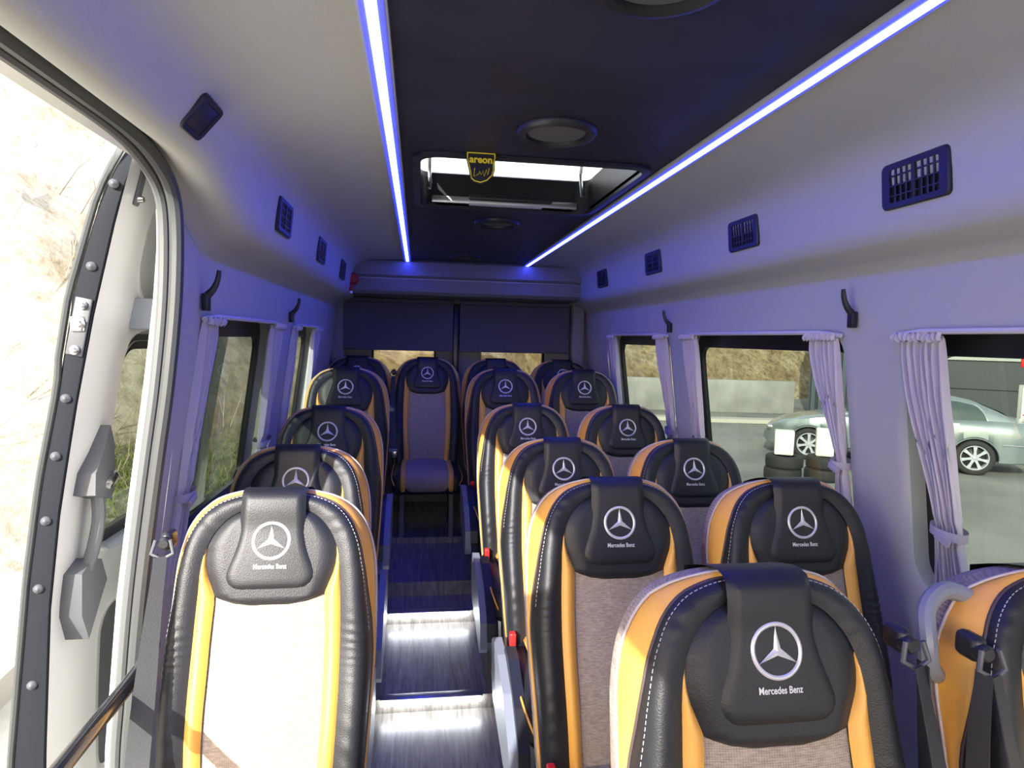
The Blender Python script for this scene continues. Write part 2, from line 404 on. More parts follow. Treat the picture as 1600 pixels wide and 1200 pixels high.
# central ceiling: dark panel with the hatch opening
HX0, HX1, HY0, HY1 = 0.0, 0.69, 1.93, 2.66
LX0, LX1 = CX-0.44, CX+0.44
mb = MB()
inner = rrect(HX0, HX1, HY0, HY1, 0.06, n=6); N = len(inner)
outer = []
for k, (x, y) in enumerate(inner):
    q = k//7; t = (k % 7)/6
    Cn = [(LX1, HY1+.1), (LX0, HY1+.1), (LX0, HY0-.1), (LX1, HY0-.1)][q]
    A = [(LX1, HY1-.06), (HX0+.06, HY1+.1), (LX0, HY0+.06), (HX1-.06, HY0-.1)][q]
    B_ = [(HX1-.06, HY1+.1), (LX0, HY1-.06), (HX0+.06, HY0-.1), (LX1, HY0+.06)][q]
    outer.append((A[0]+(Cn[0]-A[0])*t*2, A[1]+(Cn[1]-A[1])*t*2) if t < .5 else (Cn[0]+(B_[0]-Cn[0])*(t-.5)*2, Cn[1]+(B_[1]-Cn[1])*(t-.5)*2))
ZC = 2.078
mb.grid([[(x, y, ZC) for x, y in outer], [(x, y, ZC) for x, y in inner], [(x, y, ZC+0.012) for x, y in inner]], closed=True)
mb.grid([[(LX0, YC, ZC), (LX1, YC, ZC)], [(LX0, HY0-.1, ZC), (LX1, HY0-.1, ZC)]])
mb.grid([[(LX0, HY1+.1, ZC), (LX1, HY1+.1, ZC)], [(LX0, YR+.05, ZC), (LX1, YR+.05, ZC)]])
struct(mb.obj('ceiling', 'ceil_black'), 'dark ceiling panel running between the two blue light strips')

# roof skin above the ceiling keeps daylight out
mb = MB(); zr = 2.20
for (x0, x1, y0, y1) in ((CX-1.0, CX+1.0, YC, HY0-.02), (CX-1.0, CX+1.0, HY1+.02, YR+.1), (CX-1.0, HX0-.02, HY0-.02, HY1+.02), (HX1+.02, CX+1.0, HY0-.02, HY1+.02)):
    mb.add([(x0, y0, zr), (x1, y0, zr), (x1, y1, zr), (x0, y1, zr)], [[0, 1, 2, 3]])
for s in (-1, 1):
    mb.grid([[(CX+s*1.0, y, zr), (CX+s*1.06, y, 2.12), (CX+s*1.08, y, 1.99)] for y in (YC, YR+.1)])
struct(mb.obj('trim_4', 'silver_paint'), 'silver outer roof skin')

# ---- front end of the shell (behind the camera): low bulkhead under the windscreen opening, left wall and header shaped for the sun
mb = MB()
mb.box((CX, YF-.02, 0.45), (2.3, 0.05, 0.95)); plain(mb, 1, YF, -.35, [z for z in ZS if z < 1.0])
mb.box((CX, YC-.02, 2.02), (2.0, 0.05, 0.36))  # unseen header bar, added to keep sun off the front seats
struct(mb.obj('wall_front', 'dark_grey'), 'dark bulkhead below the windscreen with added sun-blocking header above')
mb = MB(); plain(mb, -1, YF, -0.02, [z for z in ZS if z < 1.2]); [plain(mb, -1, a_, c_, [1.08, 1.25, 1.41, 1.52, 1.62, 1.74]) for a_, c_ in ((YF, -.78), (-.50, -.02))]; mb.grid([[(CX-0.966, y, 1.73), (CX-0.966, y, 1.97)] for y in (-0.50, -0.02)]); mb.grid([[(CX-0.966, y, 1.73), (CX-0.966, y, 2.22)] for y in (YF, -0.78)]); mb.grid([[(CX-0.966, y, 1.90), (CX-0.966, y, 1.97)] for y in (-0.78, -0.50)])  # unseen wall; narrow gap and raised front part shaped to steer the sun
mb.grid([[(wx(-1, z), -0.02, z) for z in ZS], [(wx(-1, z)-.12, -0.02, z) for z in ZS]])
struct(mb.obj('wall_left_front', 'lining', smooth=True), 'pale unseen front side wall, gap and height shaped to steer the sun')

# ---- rear wall with two windows
def rear_wall():
    y = YR
    mb = MB()
    for (X0, X1, R) in ((CX-1.14, 0.30, (-0.36, 0.14, 0.95, 1.76, 0.06)), (0.30, CX+1.14, (0.48, 1.01, 0.95, 1.76, 0.06))):
        inner = rrect(*R, n=6); outer = []
        for k, p in enumerate(inner):
            q = k//7; t = (k % 7)/6; Z0, Z1 = 0.85, 1.86
            Cn = [(X1, Z1), (X0, Z1), (X0, Z0), (X1, Z0)][q]
            A = [(X1, R[3]-R[4]), (R[0]+R[4], Z1), (X0, R[2]+R[4]), (R[1]-R[4], Z0)][q]
            B_ = [(R[1]-R[4], Z1), (X0, R[3]-R[4]), (R[0]+R[4], Z0), (X1, R[2]+R[4])][q]
            outer.append((A[0]+(Cn[0]-A[0])*t*2, A[1]+(Cn[1]-A[1])*t*2) if t < .5 else (Cn[0]+(B_[0]-Cn[0])*(t-.5)*2, Cn[1]+(B_[1]-Cn[1])*(t-.5)*2))
        mb.grid([[(x, y, z) for x, z in outer], [(x, y, z) for x, z in inner], [(x, y+.09, z) for x, z in inner]], closed=True)
        mb.add([(X0, y, 0), (X1, y, 0), (X1, y, .85), (X0, y, .85)], [[0, 1, 2, 3]])
        mb.add([(X0, y, 1.86), (X1, y, 1.86), (X1, y, 2.2), (X0, y, 2.2)], [[0, 1, 2, 3]])
    struct(mb.obj('wall_rear', 'rear_panel'), 'dim grey rear wall with two tailgate windows')
    for i, (x0, x1) in enumerate(((-0.36, 0.14), (0.48, 1.01))):
        e = struct(empty('window_%d' % (6+i), ((x0+x1)/2, y+.06, 1.355)), 'rear window, %s one of the two' % ('left' if i == 0 else 'right'))
        a = [(x-(x0+x1)/2, z-1.355) for x, z in rrect(x0, x1, .95, 1.76, .06)]
        c = [(u*0.93, v*0.96) for u, v in a]
        m = MB().grid([[(u, -.01, v) for u, v in a], [(u, -.012, v) for u, v in c], [(u, .02, v) for u, v in c], [(u, .02, v) for u, v in a]], closed=True)
        m.obj('frame', 'win_frame', e)
        MB().prism(c, 'Y', 0.004, 0.008).obj('pane', 'glass_rear', e, auto=None)
rear_wall()
# centre post between the rear doors
struct(MB().box((0.288, YR-.05, 1.33), (0.045, 0.06, 0.94), 0.008).obj('trim_5', 'win_frame'), 'black centre post between the rear doors')
for i, x in enumerate((-0.60, 1.25)):
    struct(MB().box((x, YR-.06, 1.35), (0.10, 0.10, 0.98), 0.02).obj('trim_%d' % (6+i), 'rear_panel'), 'grey rear corner pillar lining')
# rear header box
mb = MB()
pr = [(YR+.02, 2.09), (4.60, 2.09), (4.565, 2.06), (4.56, 2.01), (4.565, 1.965), (4.60, 1.945), (4.60, 1.94), (4.63, 1.86), (4.66, 1.84), (YR+.02, 1.835)]
rows = []
XS = [(-0.88, .0), (-0.875, .30), (-0.86, .6), (-0.83, .86), (-0.77, 1.0)]
for k, (x, f) in enumerate(XS+[(-x, f) for x, f in XS[::-1]]):
    rows.append([(CX+x*0.98, 4.78+(y-4.78)*(0.80+0.20*f), 1.835+(z-1.835)*(0.62+0.38*f)) for y, z in pr])
mb.grid(rows); n = len(pr); mb.F.append(list(range(n))); mb.F.append([(len(rows)-1)*n+j for j in range(n)])
hb = mb.obj('rear_header_box', 'rear_panel', smooth=True, auto=0.5); tag(hb, 'grey moulded box across the rear under the ceiling', 'header box')
# piping line around the header
e = MB().tube([(r_[5][0], r_[5][1]-.004, r_[5][2]) for r_ in rows], 0.004, 6).obj('edge_trim', 'light_grey', hb)

# ---- side windows
def side_window(n, s, a, c, label):
    e = struct(empty('window_%d' % n, (0, 0, 0)), label)
    off = 0.07
    o = rrect(a-.012, c+.012, ZW0-.012, ZW1+.012, 0.09, 7); i1 = rrect(a+.035, c-.035, ZW0+.04, ZW1-.062, 0.06, 7)
    P = lambda q, d: [(wx(s, z)+s*d, y, z) for y, z in q]
    def dense(r):
        out = []
        for k in range(len(r)):
            p, q = Vector(r[k]), Vector(r[(k+1) % len(r)]); out.append(p)
            if k % 8 == 7:
                for j in range(1, 6):
                    v = p.lerp(q, j/6); v.x = wx(s, v.z)+(p.x-wx(s, p.z)); out.append(v)
        return out
    rr = [dense(P(o, off-.004)), dense(P(i1, off-.006)), dense(P(i1, off+.014)), dense(P(o, off+.014))]
    MB().grid(rr, closed=True).obj('frame', 'win_frame', e)
    zs = [ZW0+.03+(ZW1-ZW0-.08)*k/8 for k in range(9)]
    g = MB()
    g.grid([[(wx(s, z)+s*(off+.004), y, z) for z in zs] for y in (a+.03, c-.03)])
    g.obj('pane', 'glass_tint', e, smooth=True, auto=None)
for k, (a, c) in enumerate(WINR): side_window(1+k, 1, a, c, ['large side window beside the front seats', 'wide side window facing the silver car', 'rearmost side window on the two-seat side'][k])
for k, (a, c) in enumerate(WINL): side_window(4+k, -1, a, c, ['side window just behind the sliding door', 'rearmost side window on the single-seat side'][k])

# ------------------------------------------------------------------ blue ceiling light strips
for x, lab in ((-0.082, 'long blue glowing light strip on the single-seat side of the ceiling'), (0.762, 'long blue glowing light strip on the two-seat side of the ceiling')):
    e = empty('light_strip', (x, 0, ZC)); tag(e, lab, 'light strip', 'blue ceiling light strips')
    s_ = 1 if x < CX else -1
    MB().box((0, 2.03, -.006), (0.052, 5.06, 0.012), 0.002).obj('channel', 'light_grey', e)
    MB().box((0, 2.03, -.0145), (0.019, 5.05, 0.007), 0.002).obj('diffuser', 'led_blue', e)
    for q_ in (-1, 1): MB().box((q_*0.0150, 2.03, -.0125), (0.011, 5.05, 0.005), 0.001).obj('haze_edge', 'led_haze', e)  # dim emissive borders stand in for the blue haze beside the diffuser

# step nosings with white light
for y, z, lab in ((2.56, 0.06, 'lit white nosing strip on the nearest aisle step'), (3.25, 0.12, 'lit white nosing strip on the second aisle step')):
    e = empty('step_light', (0.075, y, z)); tag(e, lab, 'step light', 'aisle step lights')
    MB().box((0, 0.004, 0.004), (0.42, 0.045, 0.008), 0.002).obj('nosing', 'alu', e)
    MB().box((0, -.021, -.008), (0.41, 0.010, 0.016), 0.002).obj('diffuser', 'led_white', e)

# ------------------------------------------------------------------ ceiling fittings
def ceiling_round(x, y, r, lab):
    e = empty('ceiling_speaker', (x, y, ZC)); tag(e, lab, 'speaker', 'round ceiling speakers')
    MB().lathe([(0.0, -.004), (r*.72, -.005), (r*.74, -.002)], n=32).obj('grille', 'dark_grey', e, smooth=True)
    MB().lathe([(r*.74, 0), (r*.76, -.012), (r*.84, -.017), (r*.95, -.014), (r, -.006), (r, 0)], n=32).obj('rim', 'black_plastic', e, smooth=True)
ceiling_round(0.345, 1.66, 0.105, 'round black ceiling speaker just ahead of the roof hatch')
ceiling_round(0.352, 2.99, 0.105, 'round black ceiling speaker just behind the roof hatch')
ceiling_round(0.30, 4.28, 0.105, 'round black ceiling speaker near the rear header')
ceiling_round(0.345, 0.93, 0.115, 'round ceiling speaker nearest the camera, cut by the picture edge')

e = empty('roof_hatch', ((HX0+HX1)/2, (HY0+HY1)/2, ZC)); tag(e, 'open roof hatch with dark frame and raised tinted lid', 'roof hatch')
hx, hy = (HX1-HX0)/2, (HY1-HY0)/2
q = rrect(-hx, hx, -hy, hy, .06, 5); qi = rrect(-hx+.03, hx-.03, -hy+.03, hy-.03, .05, 5); qo = rrect(-hx-.025, hx+.025, -hy-.025, hy+.025, .075, 5)
MB().grid([[(x, y, -.001) for x, y in qo], [(x, y, -.010) for x, y in qo], [(x, y, -.012) for x, y in q], [(x, y, .125) for x, y in q], [(x, y, .135) for x, y in qo]], closed=True).obj('frame', 'black_plastic', e)
MB().box((0, hy-.012, .020), (0.60, .016, .028), .004).obj('rear_rail', 'alu', e)
MB().box((0.02, hy-.03, .030), (0.34, .03, .022), .006).obj('latch_bar', 'black_plastic', e)
MB().box((0, hy-.028, .002), (0.30, .022, .008), .003).obj('pull_handle', 'light_grey', e)
LIDR = Matrix.Rotation(radians(6.5), 4, 'X')
lid = MB(); lid.box((0, 0, 0.205), (0.78, 0.80, 0.012), .004, rot=None)
lo = link('lid', lid.mesh('lid', 'glass_lid', auto=.5), e, (0, 0, 0)); lo.rotation_euler = (radians(9), 0, 0)
lf = MB()  # deep rim and dark glass shaped to hold sun out of the hatch
for sx in (-1, 1): lf.box((sx*0.385, 0, .178), (.012, .80, .045), .003)
lf.box((0, -.39, .178), (.78, .014, .045), .003); lf.box((0, .385, .194), (.78, .03, .012), .003)
link('lid_frame', lf.mesh('lid_frame', 'black_plastic', auto=.5), lo)
for sx in (-1, 1):
    MB().tube([(sx*0.31, hy-.06, .05), (sx*0.31, hy-.02, .15), (sx*0.31, hy-.08, .245)], .008, 8).obj('strut', 'alu', e)

# hanging air freshener card
def freshener():
    e = empty('air_freshener', (0.172, 1.885, ZC)); tag(e, 'black and yellow shield-shaped air freshener hanging at the roof hatch', 'air freshener')
    def shield(k, dz):
        P = [(-.044, 0), (.044, 0), (.045, -.012), (.040, -.030), (.041, -.050), (.036, -.068), (.020, -.084), (0, -.092), (-.020, -.088), (-.030, -.080), (-.033, -.060), (-.038, -.040), (-.044, -.018)]
        return [(x*k, -.046+(z+.046)*k+dz) for x, z in P]
    MB().prism(shield(1, 0), 'Y', 0, .004).obj('card', 'card_black', e)
    a, c = shield(.93, 0), shield(.86, 0)
    MB().grid([[(x, -.001, z) for x, z in a], [(x, -.001, z) for x, z in c]], closed=True).obj('yellow_border', 'yellow', e)
    t = text_mesh('areon', 0.066, bold=.035)
    o = link('lettering', t, e, (0, -.0015, -.0235), (pi/2, 0, 0)); t.materials.append(MT['yellow'])
    P = [(-.018, -.048), (-.020, -.072), (-.006, -.064), (-.004, -.056), (.001, -.066), (.006, -.054), (.010, -.070), (.016, -.050), (.020, -.066), (.024, -.046)]
    MB().tube([(x, -.002, z) for x, z in P], .0011, 5).obj('signature', 'yellow', e)
    MB().tube([(0, .002, 0), (0, .004, .03)], .0012, 5).obj('string', 'black_plastic', e)
_tc = {}
def text_mesh(s, width, bold=0.0):
    cu = bpy.data.curves.new('lettering', 'FONT'); cu.body = s; cu.align_x = 'CENTER'; cu.align_y = 'CENTER'; cu.size = 1; cu.offset = bold; cu.resolution_u = 3
    cu.fill_mode = 'FRONT'
    ob = bpy.data.objects.new('tmp_text', cu); COL.objects.link(ob)
    dg = bpy.context.evaluated_depsgraph_get(); me = bpy.data.meshes.new_from_object(ob.evaluated_get(dg))
    bpy.data.objects.remove(ob); bpy.data.curves.remove(cu)
    xs = [v.co.x for v in me.vertices]; k = width/(max(xs)-min(xs))
    for v in me.vertices: v.co *= k
    me.name = 'lettering'; me.materials.clear(); return me
freshener()

# air vents
def vent(x, y, z, s, label, closed=False):
    # local: X along vehicle, Z up, -Y faces into the cabin
    e = empty('air_vent', (x, y, z)); tag(e, label, 'air vent', 'overhead air vents')
    tilt = radians(5.0) if not closed else radians(40)
    # face normal points to the centre and slightly down
    R = Matrix.Rotation(pi/2 if s > 0 else -pi/2, 4, 'Z').inverted() if False else Matrix.Rotation(-s*pi/2, 4, 'Z')
    e.rotation_euler = (R @ Matrix.Rotation(tilt, 4, 'X')).to_euler()
    w, h = (0.105, 0.056) if not closed else (0.056, 0.044)
    o = rrect(-w, w, -h, h, .014, 4); i = rrect(-w*.73, w*.73, -h*.72, h*.72, .006, 4)
    o2 = [(u*.97, v*.95) for u, v in o]
    MB().grid([[(u, 0.006, v) for u, v in o], [(u, -.002, v) for u, v in o], [(u, -.006, v) for u, v in o2], [(u, -.005, v) for u, v in i], [(u, 0.006, v) for u, v in i]], closed=True).obj('frame', 'vent_plastic', e)
    if closed:
        MB().box((0, .001, 0), (w*1.46, .010, h*1.44), .003).obj('cover', 'vent_plastic', e)
        return e
    MB().add([(-w*.75, .0035, -h*.74), (w*.75, .0035, -h*.74), (w*.75, .0035, h*.74), (-w*.75, .0035, h*.74)], [[0, 1, 2, 3]]).obj('backing', 'black_plastic', e)
    MB().box((0, -.001, 0), (.012, .010, h*1.5), .002).obj('divider', 'vent_plastic', e)
    sl = MB().box((0, 0, 0), (.004, .010, h*1.42)).mesh('slat', 'vent_plastic')
    for u in (-.060, -.042, -.024, .024, .042, .060): link('slat', sl, e, (u, .001, 0), (0, 0, .3))
    hs = MB().box((0, 0, 0), (w*1.44, .010, .0035)).mesh('slat_horizontal', 'vent_plastic')
    for v in (-.024, 0, .024): link('slat_horizontal', hs, e, (0, .001, v))
    return e
DX = 0.812
for i, (y, lab) in enumerate(((1.40, 'large black air vent nearest the camera on the window-side duct'), (2.215, 'second black air vent on the two-seat side duct'), (3.12, 'third black air vent on the two-seat side duct'), (4.02, 'rearmost black air vent on the two-seat side duct'))):
    vent(CX+DX-.004, y, 1.942, 1, lab)
for y, lab in ((2.29, 'first black air vent behind the door on the single-seat side duct'), (3.13, 'second black air vent on the single-seat side duct'), (3.98, 'rearmost black air vent on the single-seat side duct')):
    vent(CX-DX+.004, y, 1.93, -1, lab)
vent(CX-0.812, 1.46, 1.988, -1, 'square black closed vent cover above the sliding door', closed=True)

# coat hooks
def hook(s, y, z, lab):
    e = empty('coat_hook', (wx(s, z)-s*.002, y, z)); tag(e, lab, 'coat hook', 'black coat hooks')
    MB().box((-s*.010, 0, -.030), (.020, .026, .050), .004).obj('base', 'black_plastic', e)
    P = spl([(-s*.012, 0, -.012), (-s*.030, 0, .008), (-s*.042, 0, .035), (-s*.046, 0, .062)], 4)
    MB().tube(P, [.012, .011, .011, .010, .010, .009, .009, .008, .008, .0075, .007, .0065, .006][:len(P)], 8).obj('prong', 'black_plastic', e)
hook(1, 1.80, 1.655, 'black coat hook on the pillar between the two large right windows')
hook(1, 3.25, 1.65, 'black coat hook on the pillar beside the rearmost right window')
hook(-1, 1.96, 1.655, 'black coat hook on the left wall just behind the door frame')
hook(-1, 3.22, 1.65, 'black coat hook on the left wall between its two windows')

# emergency hammer, red
e = empty('emergency_hammer', (CX-0.80, 4.50, 1.925)); tag(e, 'red emergency hammer in the rear left corner under the ceiling', 'hammer')
MB().lathe([(0, -.02), (.030, -.020), (.042, -.008), (.042, .010), (.030, .02), (0, .02)], axis='Y', n=20).obj('head', 'red_dark', e, smooth=True)
MB().box((-.012, 0, -.055), (.022, .02, .07), .006).obj('handle', 'red_dark', e)
MB().box((-.012, 0, -.092), (.020, .022, .018), .004).obj('clip', 'white', e)

# roller blinds at the rear windows
for x0, x1, lab in ((-0.555, 0.262, 'grey roller blind pulled half down over the left rear window'), (0.315, 1.165, 'grey roller blind pulled half down over the right rear window')):
    e = empty('roller_blind', ((x0+x1)/2, YR-.11, 1.80)); tag(e, lab, 'roller blind', 'rear roller blinds')
    h = (x1-x0)/2
    MB().grid([[(-h+2*h*i/12, -.004*cos(pi*i/6), 0-.355*j/6) for i in range(13)] for j in range(7)]).obj('cloth', 'blind', e, smooth=True)
    MB().box((0, 0, -.358), (2*h, .014, .016), .004).obj('bottom_bar', 'blind', e)
    MB().tube([(-h, 0, .012), (h, 0, .012)], .02, 12).obj('roller', 'blind', e)

# ------------------------------------------------------------------ curtains and rails
def curtain(s, yt, wt, ytie, wtie, yb, wb, lab, ztie=1.06, ztop=1.572, zbot=0.80, pleats=6):
    x0 = wx(s, 1.3)
    e = empty('curtain', (0, 0, 0)); tag(e, lab, 'curtain', 'lilac grey window curtains')
    rows = []; NZ, NY = 34, 61
    for j in range(NZ+1):
        z = ztop+(zbot-ztop)*j/NZ
        if z > ztie:
            t = smooth01((ztop-z)/(ztop-ztie)); t = t**1.25; yc, w = yt+(ytie-yt)*t, wt+(wtie-wt)*t
        else:
            t = smooth01((ztie-z)/(ztie-zbot)); yc, w = ytie+(yb-ytie)*t, wtie+(wb-wtie)*t
        amp = 0.016 if z < ztop-.05 else 0.011+0.006*((ztop-z)/.05)
        amp *= (0.55 if abs(z-ztie) < .03 else 1)
        row = []
        for i in range(NY):
            u = i/(NY-1); ph = 2*pi*pleats*u+0.5*sin(5*u+3*z)
            px = sin(ph)*amp+0.004*sin(2.3*ph+9*z)
            y = yc+(u-.5)*w+0.003*cos(ph)
            zz = z
            if j == 0: zz += .006*sin(ph*1.5)
            row.append((wx(s, z)+s*0.022-s*px-s*.030, y, zz))
        rows.append(row)
    MB().grid(rows).obj('cloth', 'curtain', e, smooth=True, auto=None)
    # gathered heading tape
    hd = []
    for j in range(4):
        z = ztop-.012+.022*j/3
        hd.append([(wx(s, z)-s*.014-s*(.020+.006*(j in (1, 2)))*(0.5+0.5*sin(2*pi*pleats*1.5*i/60)), yt+(i/60-.5)*wt*1.12, z+.004*sin(i*1.9)) for i in range(61)])
    MB().grid(hd).obj('heading', 'curtain', e, smooth=True, auto=None)
    # tieback band
    ring = []
    for k in range(25):
        a = 2*pi*k/24
        ring.append([(wx(s, ztie)-s*.008+0.036*cos(a)*1, ytie+(wtie/2+.008)*sin(a), ztie+dz+.006*sin(a)) for dz in (-.012, .012)])
    MB().grid(ring).obj('tieback', 'curtain_tie', e, smooth=True, auto=None)
    MB().box((wx(s, ztie)-s*.045, ytie-.25*wtie, ztie-.012), (.006, .05, .022), .002, rot=Matrix.Rotation(.3, 4, 'X')).obj('tie_tail', 'curtain_tie', e)
curtain(1, 1.535, 0.15, 1.475, 0.085, 1.46, 0.13, 'lilac curtain nearest the camera, tied back beside the large front window', pleats=7)
curtain(1, 1.955, 0.15, 1.90, 0.045, 1.90, 0.10, 'lilac curtain tied back tightly in front of the silver car', ztie=1.16)
curtain(1, 3.01, 0.15, 2.99, 0.10, 2.97, 0.14, 'lilac curtain at the rear end of the wide side window')
curtain(1, 3.385, 0.14, 3.35, 0.09, 3.35, 0.12, 'lilac curtain at the front end of the rearmost right window')
curtain(1, 4.28, 0.13, 4.28, 0.10, 4.27, 0.12, 'lilac curtain at the far end of the rearmost right window')
curtain(-1, 2.035, 0.12, 1.985, 0.075, 1.97, 0.11, 'violet curtain beside the sliding door frame, tied with a band', pleats=5)
curtain(-1, 2.94, 0.17, 2.96, 0.14, 2.95, 0.17, 'violet curtain on the left wall between its two windows, rear end of the first window')
curtain(-1, 3.375, 0.09, 3.37, 0.07, 3.37, 0.09, 'violet curtain at the near end of the rearmost left window', pleats=4)
curtain(-1, 4.06, 0.17, 4.06, 0.08, 4.06, 0.14, 'sunlit pale curtain at the far end of the rearmost left window')
def rail(s, a, c, lab):
    z = ZW1-.004
    o = MB().tube([(wx(s, z)-s*.012, a-.01, z-.004), (wx(s, z)-s*.018, a+.10, z+.006), (wx(s, z)-s*.018, c-.10, z+.006), (wx(s, z)-s*.012, c+.01, z-.004)], .008, 8)
    e = o.obj('curtain_rail', 'rail'); tag(e, lab, 'curtain rail', 'white curtain rails')
for s, (a, c), lab in ((1, WINR[0], 'white curtain rail above the large front right window'), (1, WINR[1], 'white curtain rail above the wide window facing the silver car'), (1, WINR[2], 'white curtain rail above the rearmost right window'), (-1, WINL[0], 'white curtain rail above the left window behind the door'), (-1, WINL[1], 'white curtain rail above the rearmost left window')):
    rail(s, a, c, lab)

# ------------------------------------------------------------------ seats
REC = radians(14); SZ = 0.375
def spine(v):
    return -.022*exp(-((v-.22)/.15)**2)+(.35*(v-.6)**2 if v > .6 else 0)
def S3(u, v, w):
    w = w+spine(v)
    return Vector((u, v*sin(REC)+w*cos(REC), SZ+v*cos(REC)-w*sin(REC)))
OUT_ = spl([(.205, 0), (.214, .12), (.222, .24), (.228, .36), (.231, .46), (.230, .54), (.227, .61), (.218, .665), (.202, .712), (.176, .750), (.138, .778), (.090, .793), (.045, .799), (0, .800)], 14)
OUTB = [Vector((p.x*1.045, p.y)) for p in OUT_]                                  # full outline, at the back of the side band
def DSH(v): return interp([(.40, 0), (.48, .007), (.56, .017), (.63, .023), (.70, .023), (.75, .018), (.785, .012), (.80, 0)], v)
OUT_ = [Vector((max(0, p.x-DSH(p.y)), p.y-.006*smooth01((p.y-.66)/.08))) for p in OUTB]     # front edge, drawn in at the shoulders
INN_ = spl([(.150, 0), (.156, .12), (.163, .24), (.166, .36), (.165, .46), (.163, .54), (.160, .60), (.156, .640), (.147, .676), (.130, .708), (.104, .736), (.072, .753), (.036, .760), (0, .762)], 14)
FULLO = [Vector((-p.x, p.y)) for p in OUT_]+[p.to_2d() if len(p) > 2 else Vector(p) for p in OUT_[-2::-1]]
FULLB = [Vector((-p.x, p.y)) for p in OUTB]+[Vector((p.x, p.y)) for p in OUTB[-2::-1]]
FULLI = [Vector((-p.x, p.y)) for p in INN_]+[Vector(p) for p in INN_[-2::-1]]
def halfw(P, v):
    for a, c in zip(P, P[1:]):
        if a.y <= v <= c.y and c.y > a.y: return a.x+(c.x-a.x)*(v-a.y)/(c.y-a.y)
    return P[0].x if v < P[0].y else 0.0
def wedge(v): return interp([(0, .030), (.2, .036), (.40, .050), (.50, .044), (.60, .016), (.70, .000), (.80, .002)], v)
def worange(v): return interp([(0, .034), (.25, .030), (.42, .016), (.50, .022), (.60, .056), (.68, .066), (.76, .050), (.795, .012), (.80, .006)], v)
FB = [(0, .118), (.15, .126), (.30, .131), (.45, .130), (.52, .127), (.552, .125)]
ORI = FB+[(.58, .136), (.61, .148), (.64, .152), (.668, .150)]
def orange_in(v): return interp(ORI, v)
BACKW = 0.125
def BUL(v): return interp([(0, .022), (.3, .026), (.5, .024), (.62, .016), (.72, .012), (.8, .010)], v)
def WIN(v): return interp([(0, -.012), (.5, -.014), (.64, -.018), (.8, -.018)], v)      # front level of the inner seam
SEAT = {}
def seat_meshes():
    # bolster: black rim all around the front
    rows = []; NS = 10
    for po, pi_ in zip(FULLO, FULLI):
        v = po.y; row = []
        bul = BUL(v)
        for k in range(NS+1):
            s = k/NS; f = sin(pi/2*s)**0.9 if s > 0 else 0
            uv = pi_.lerp(po, f)
            w0 = WIN(v)+(wedge(v)-WIN(v))*(1-cos(pi/2*s))**1.25
            wr = .0040*sin(v*2*pi/.021+2*sin(v*31)+3*s)*exp(-((v-.42)/.060)**2)+.0015*sin(v*2*pi/.047+4*s)*exp(-((v-.2)/.12)**2)+.0012*sin(v*2*pi/.031+5*s)*exp(-((v-.74)/.03)**2)
            w = w0-bul*sin(pi*min(1, s*.92+.04))**.8+wr*sin(pi*s)
            row.append(S3(uv.x, uv.y, w))
        rows.append(row)
    SEAT['bolster'] = MB().grid(rows).mesh('bolster', 'leather', smooth=True)
    # edge piping and the side bands
    edge, e2, back = [], [], []
    for po, pb in zip(FULLO, FULLB):
        v = pb.y; we = wedge(v)
        edge.append((po.x, po.y, we)); wo = worange(v)
        e2.append((pb.x*1.004, pb.y*1.001, we+wo)); back.append((pb.x*.98, pb.y*.992 if v > .5 else pb.y, BACKW))
    def band(A, B_, n=4, bulge=0.006):
        R = []
        for a, c in list(zip(A, B_))[::2]:
            nx = Vector((a[0], max(0, a[1]-.62)*1.2)); nx = nx.normalized() if nx.length > 0 else Vector((0, 1))
            R.append([S3(a[0]+(c[0]-a[0])*k/n+nx.x*bulge*sin(pi*k/n), a[1]+(c[1]-a[1])*k/n+nx.y*bulge*sin(pi*k/n), a[2]+(c[2]-a[2])*k/n) for k in range(n+1)])
        return R
    SEAT['side_band'] = MB().grid(band(edge, e2)).mesh('side_band', 'orange', smooth=True)
    SEAT['side_panel'] = MB().grid(band(e2, back, 4, .008)).mesh('side_panel', 'fabric', smooth=True)
    SEAT['piping'] = MB().tube([S3(*p) for p in edge[::5]], .0034, 6).mesh('piping', 'piping', smooth=True)
    SEAT['piping_rear'] = MB().tube([S3(p[0]*1.01, p[1]*1.004, p[2]) for p in e2[::5]], .0032, 6).mesh('piping_rear', 'piping_light', smooth=True)
    # back shell
    rows = []
    hb_ = [Vector((abs(p[0]), p[1])) for p in back[:len(OUT_)]]
    for j in range(26):
        v = hb_[0].y+(hb_[-1].y-hb_[0].y)*(1-(1-j/25)**1.6); h = halfw(hb_, v) if j < 25 else 0.0
        rows.append([S3(h*(2*i/12-1), v, BACKW+.018*(1-(2*i/12-1)**4)*min(1, (.8-v)/.08)) for i in range(13)])
    SEAT['back_shell'] = MB().grid(rows).mesh('back_shell', 'dark_grey', smooth=True)
    # centre fabric
    def wfab(u, v): return -.010-.010*(1-(u/.13)**2)
    rows = []
    for j in range(25):
        v = .565*j/24; h = interp(FB, v)+.002
        rows.append([S3(h*(2*i/14-1), v, wfab(h*(2*i/14-1), v)) for i in range(15)])
    SEAT['fabric_panel'] = MB().grid(rows).mesh('fabric_panel', 'fabric', smooth=True)
    # orange inserts
    for sg, nm in ((-1, 'insert'), (1, 'insert_b')):
        rows = []
        for j in range(31):
            v = .668*j/30; a, c = orange_in(v), halfw(INN_, v)+.004
            if c < a: c = a
            rows.append([S3(sg*(a+(c-a)*k/6), v, -.012-.014*sin(pi*k/6)*min(1, (c-a)/.02)-.004) for k in range(7)])
        SEAT[nm] = MB().grid(rows).mesh('insert', 'orange', smooth=True)
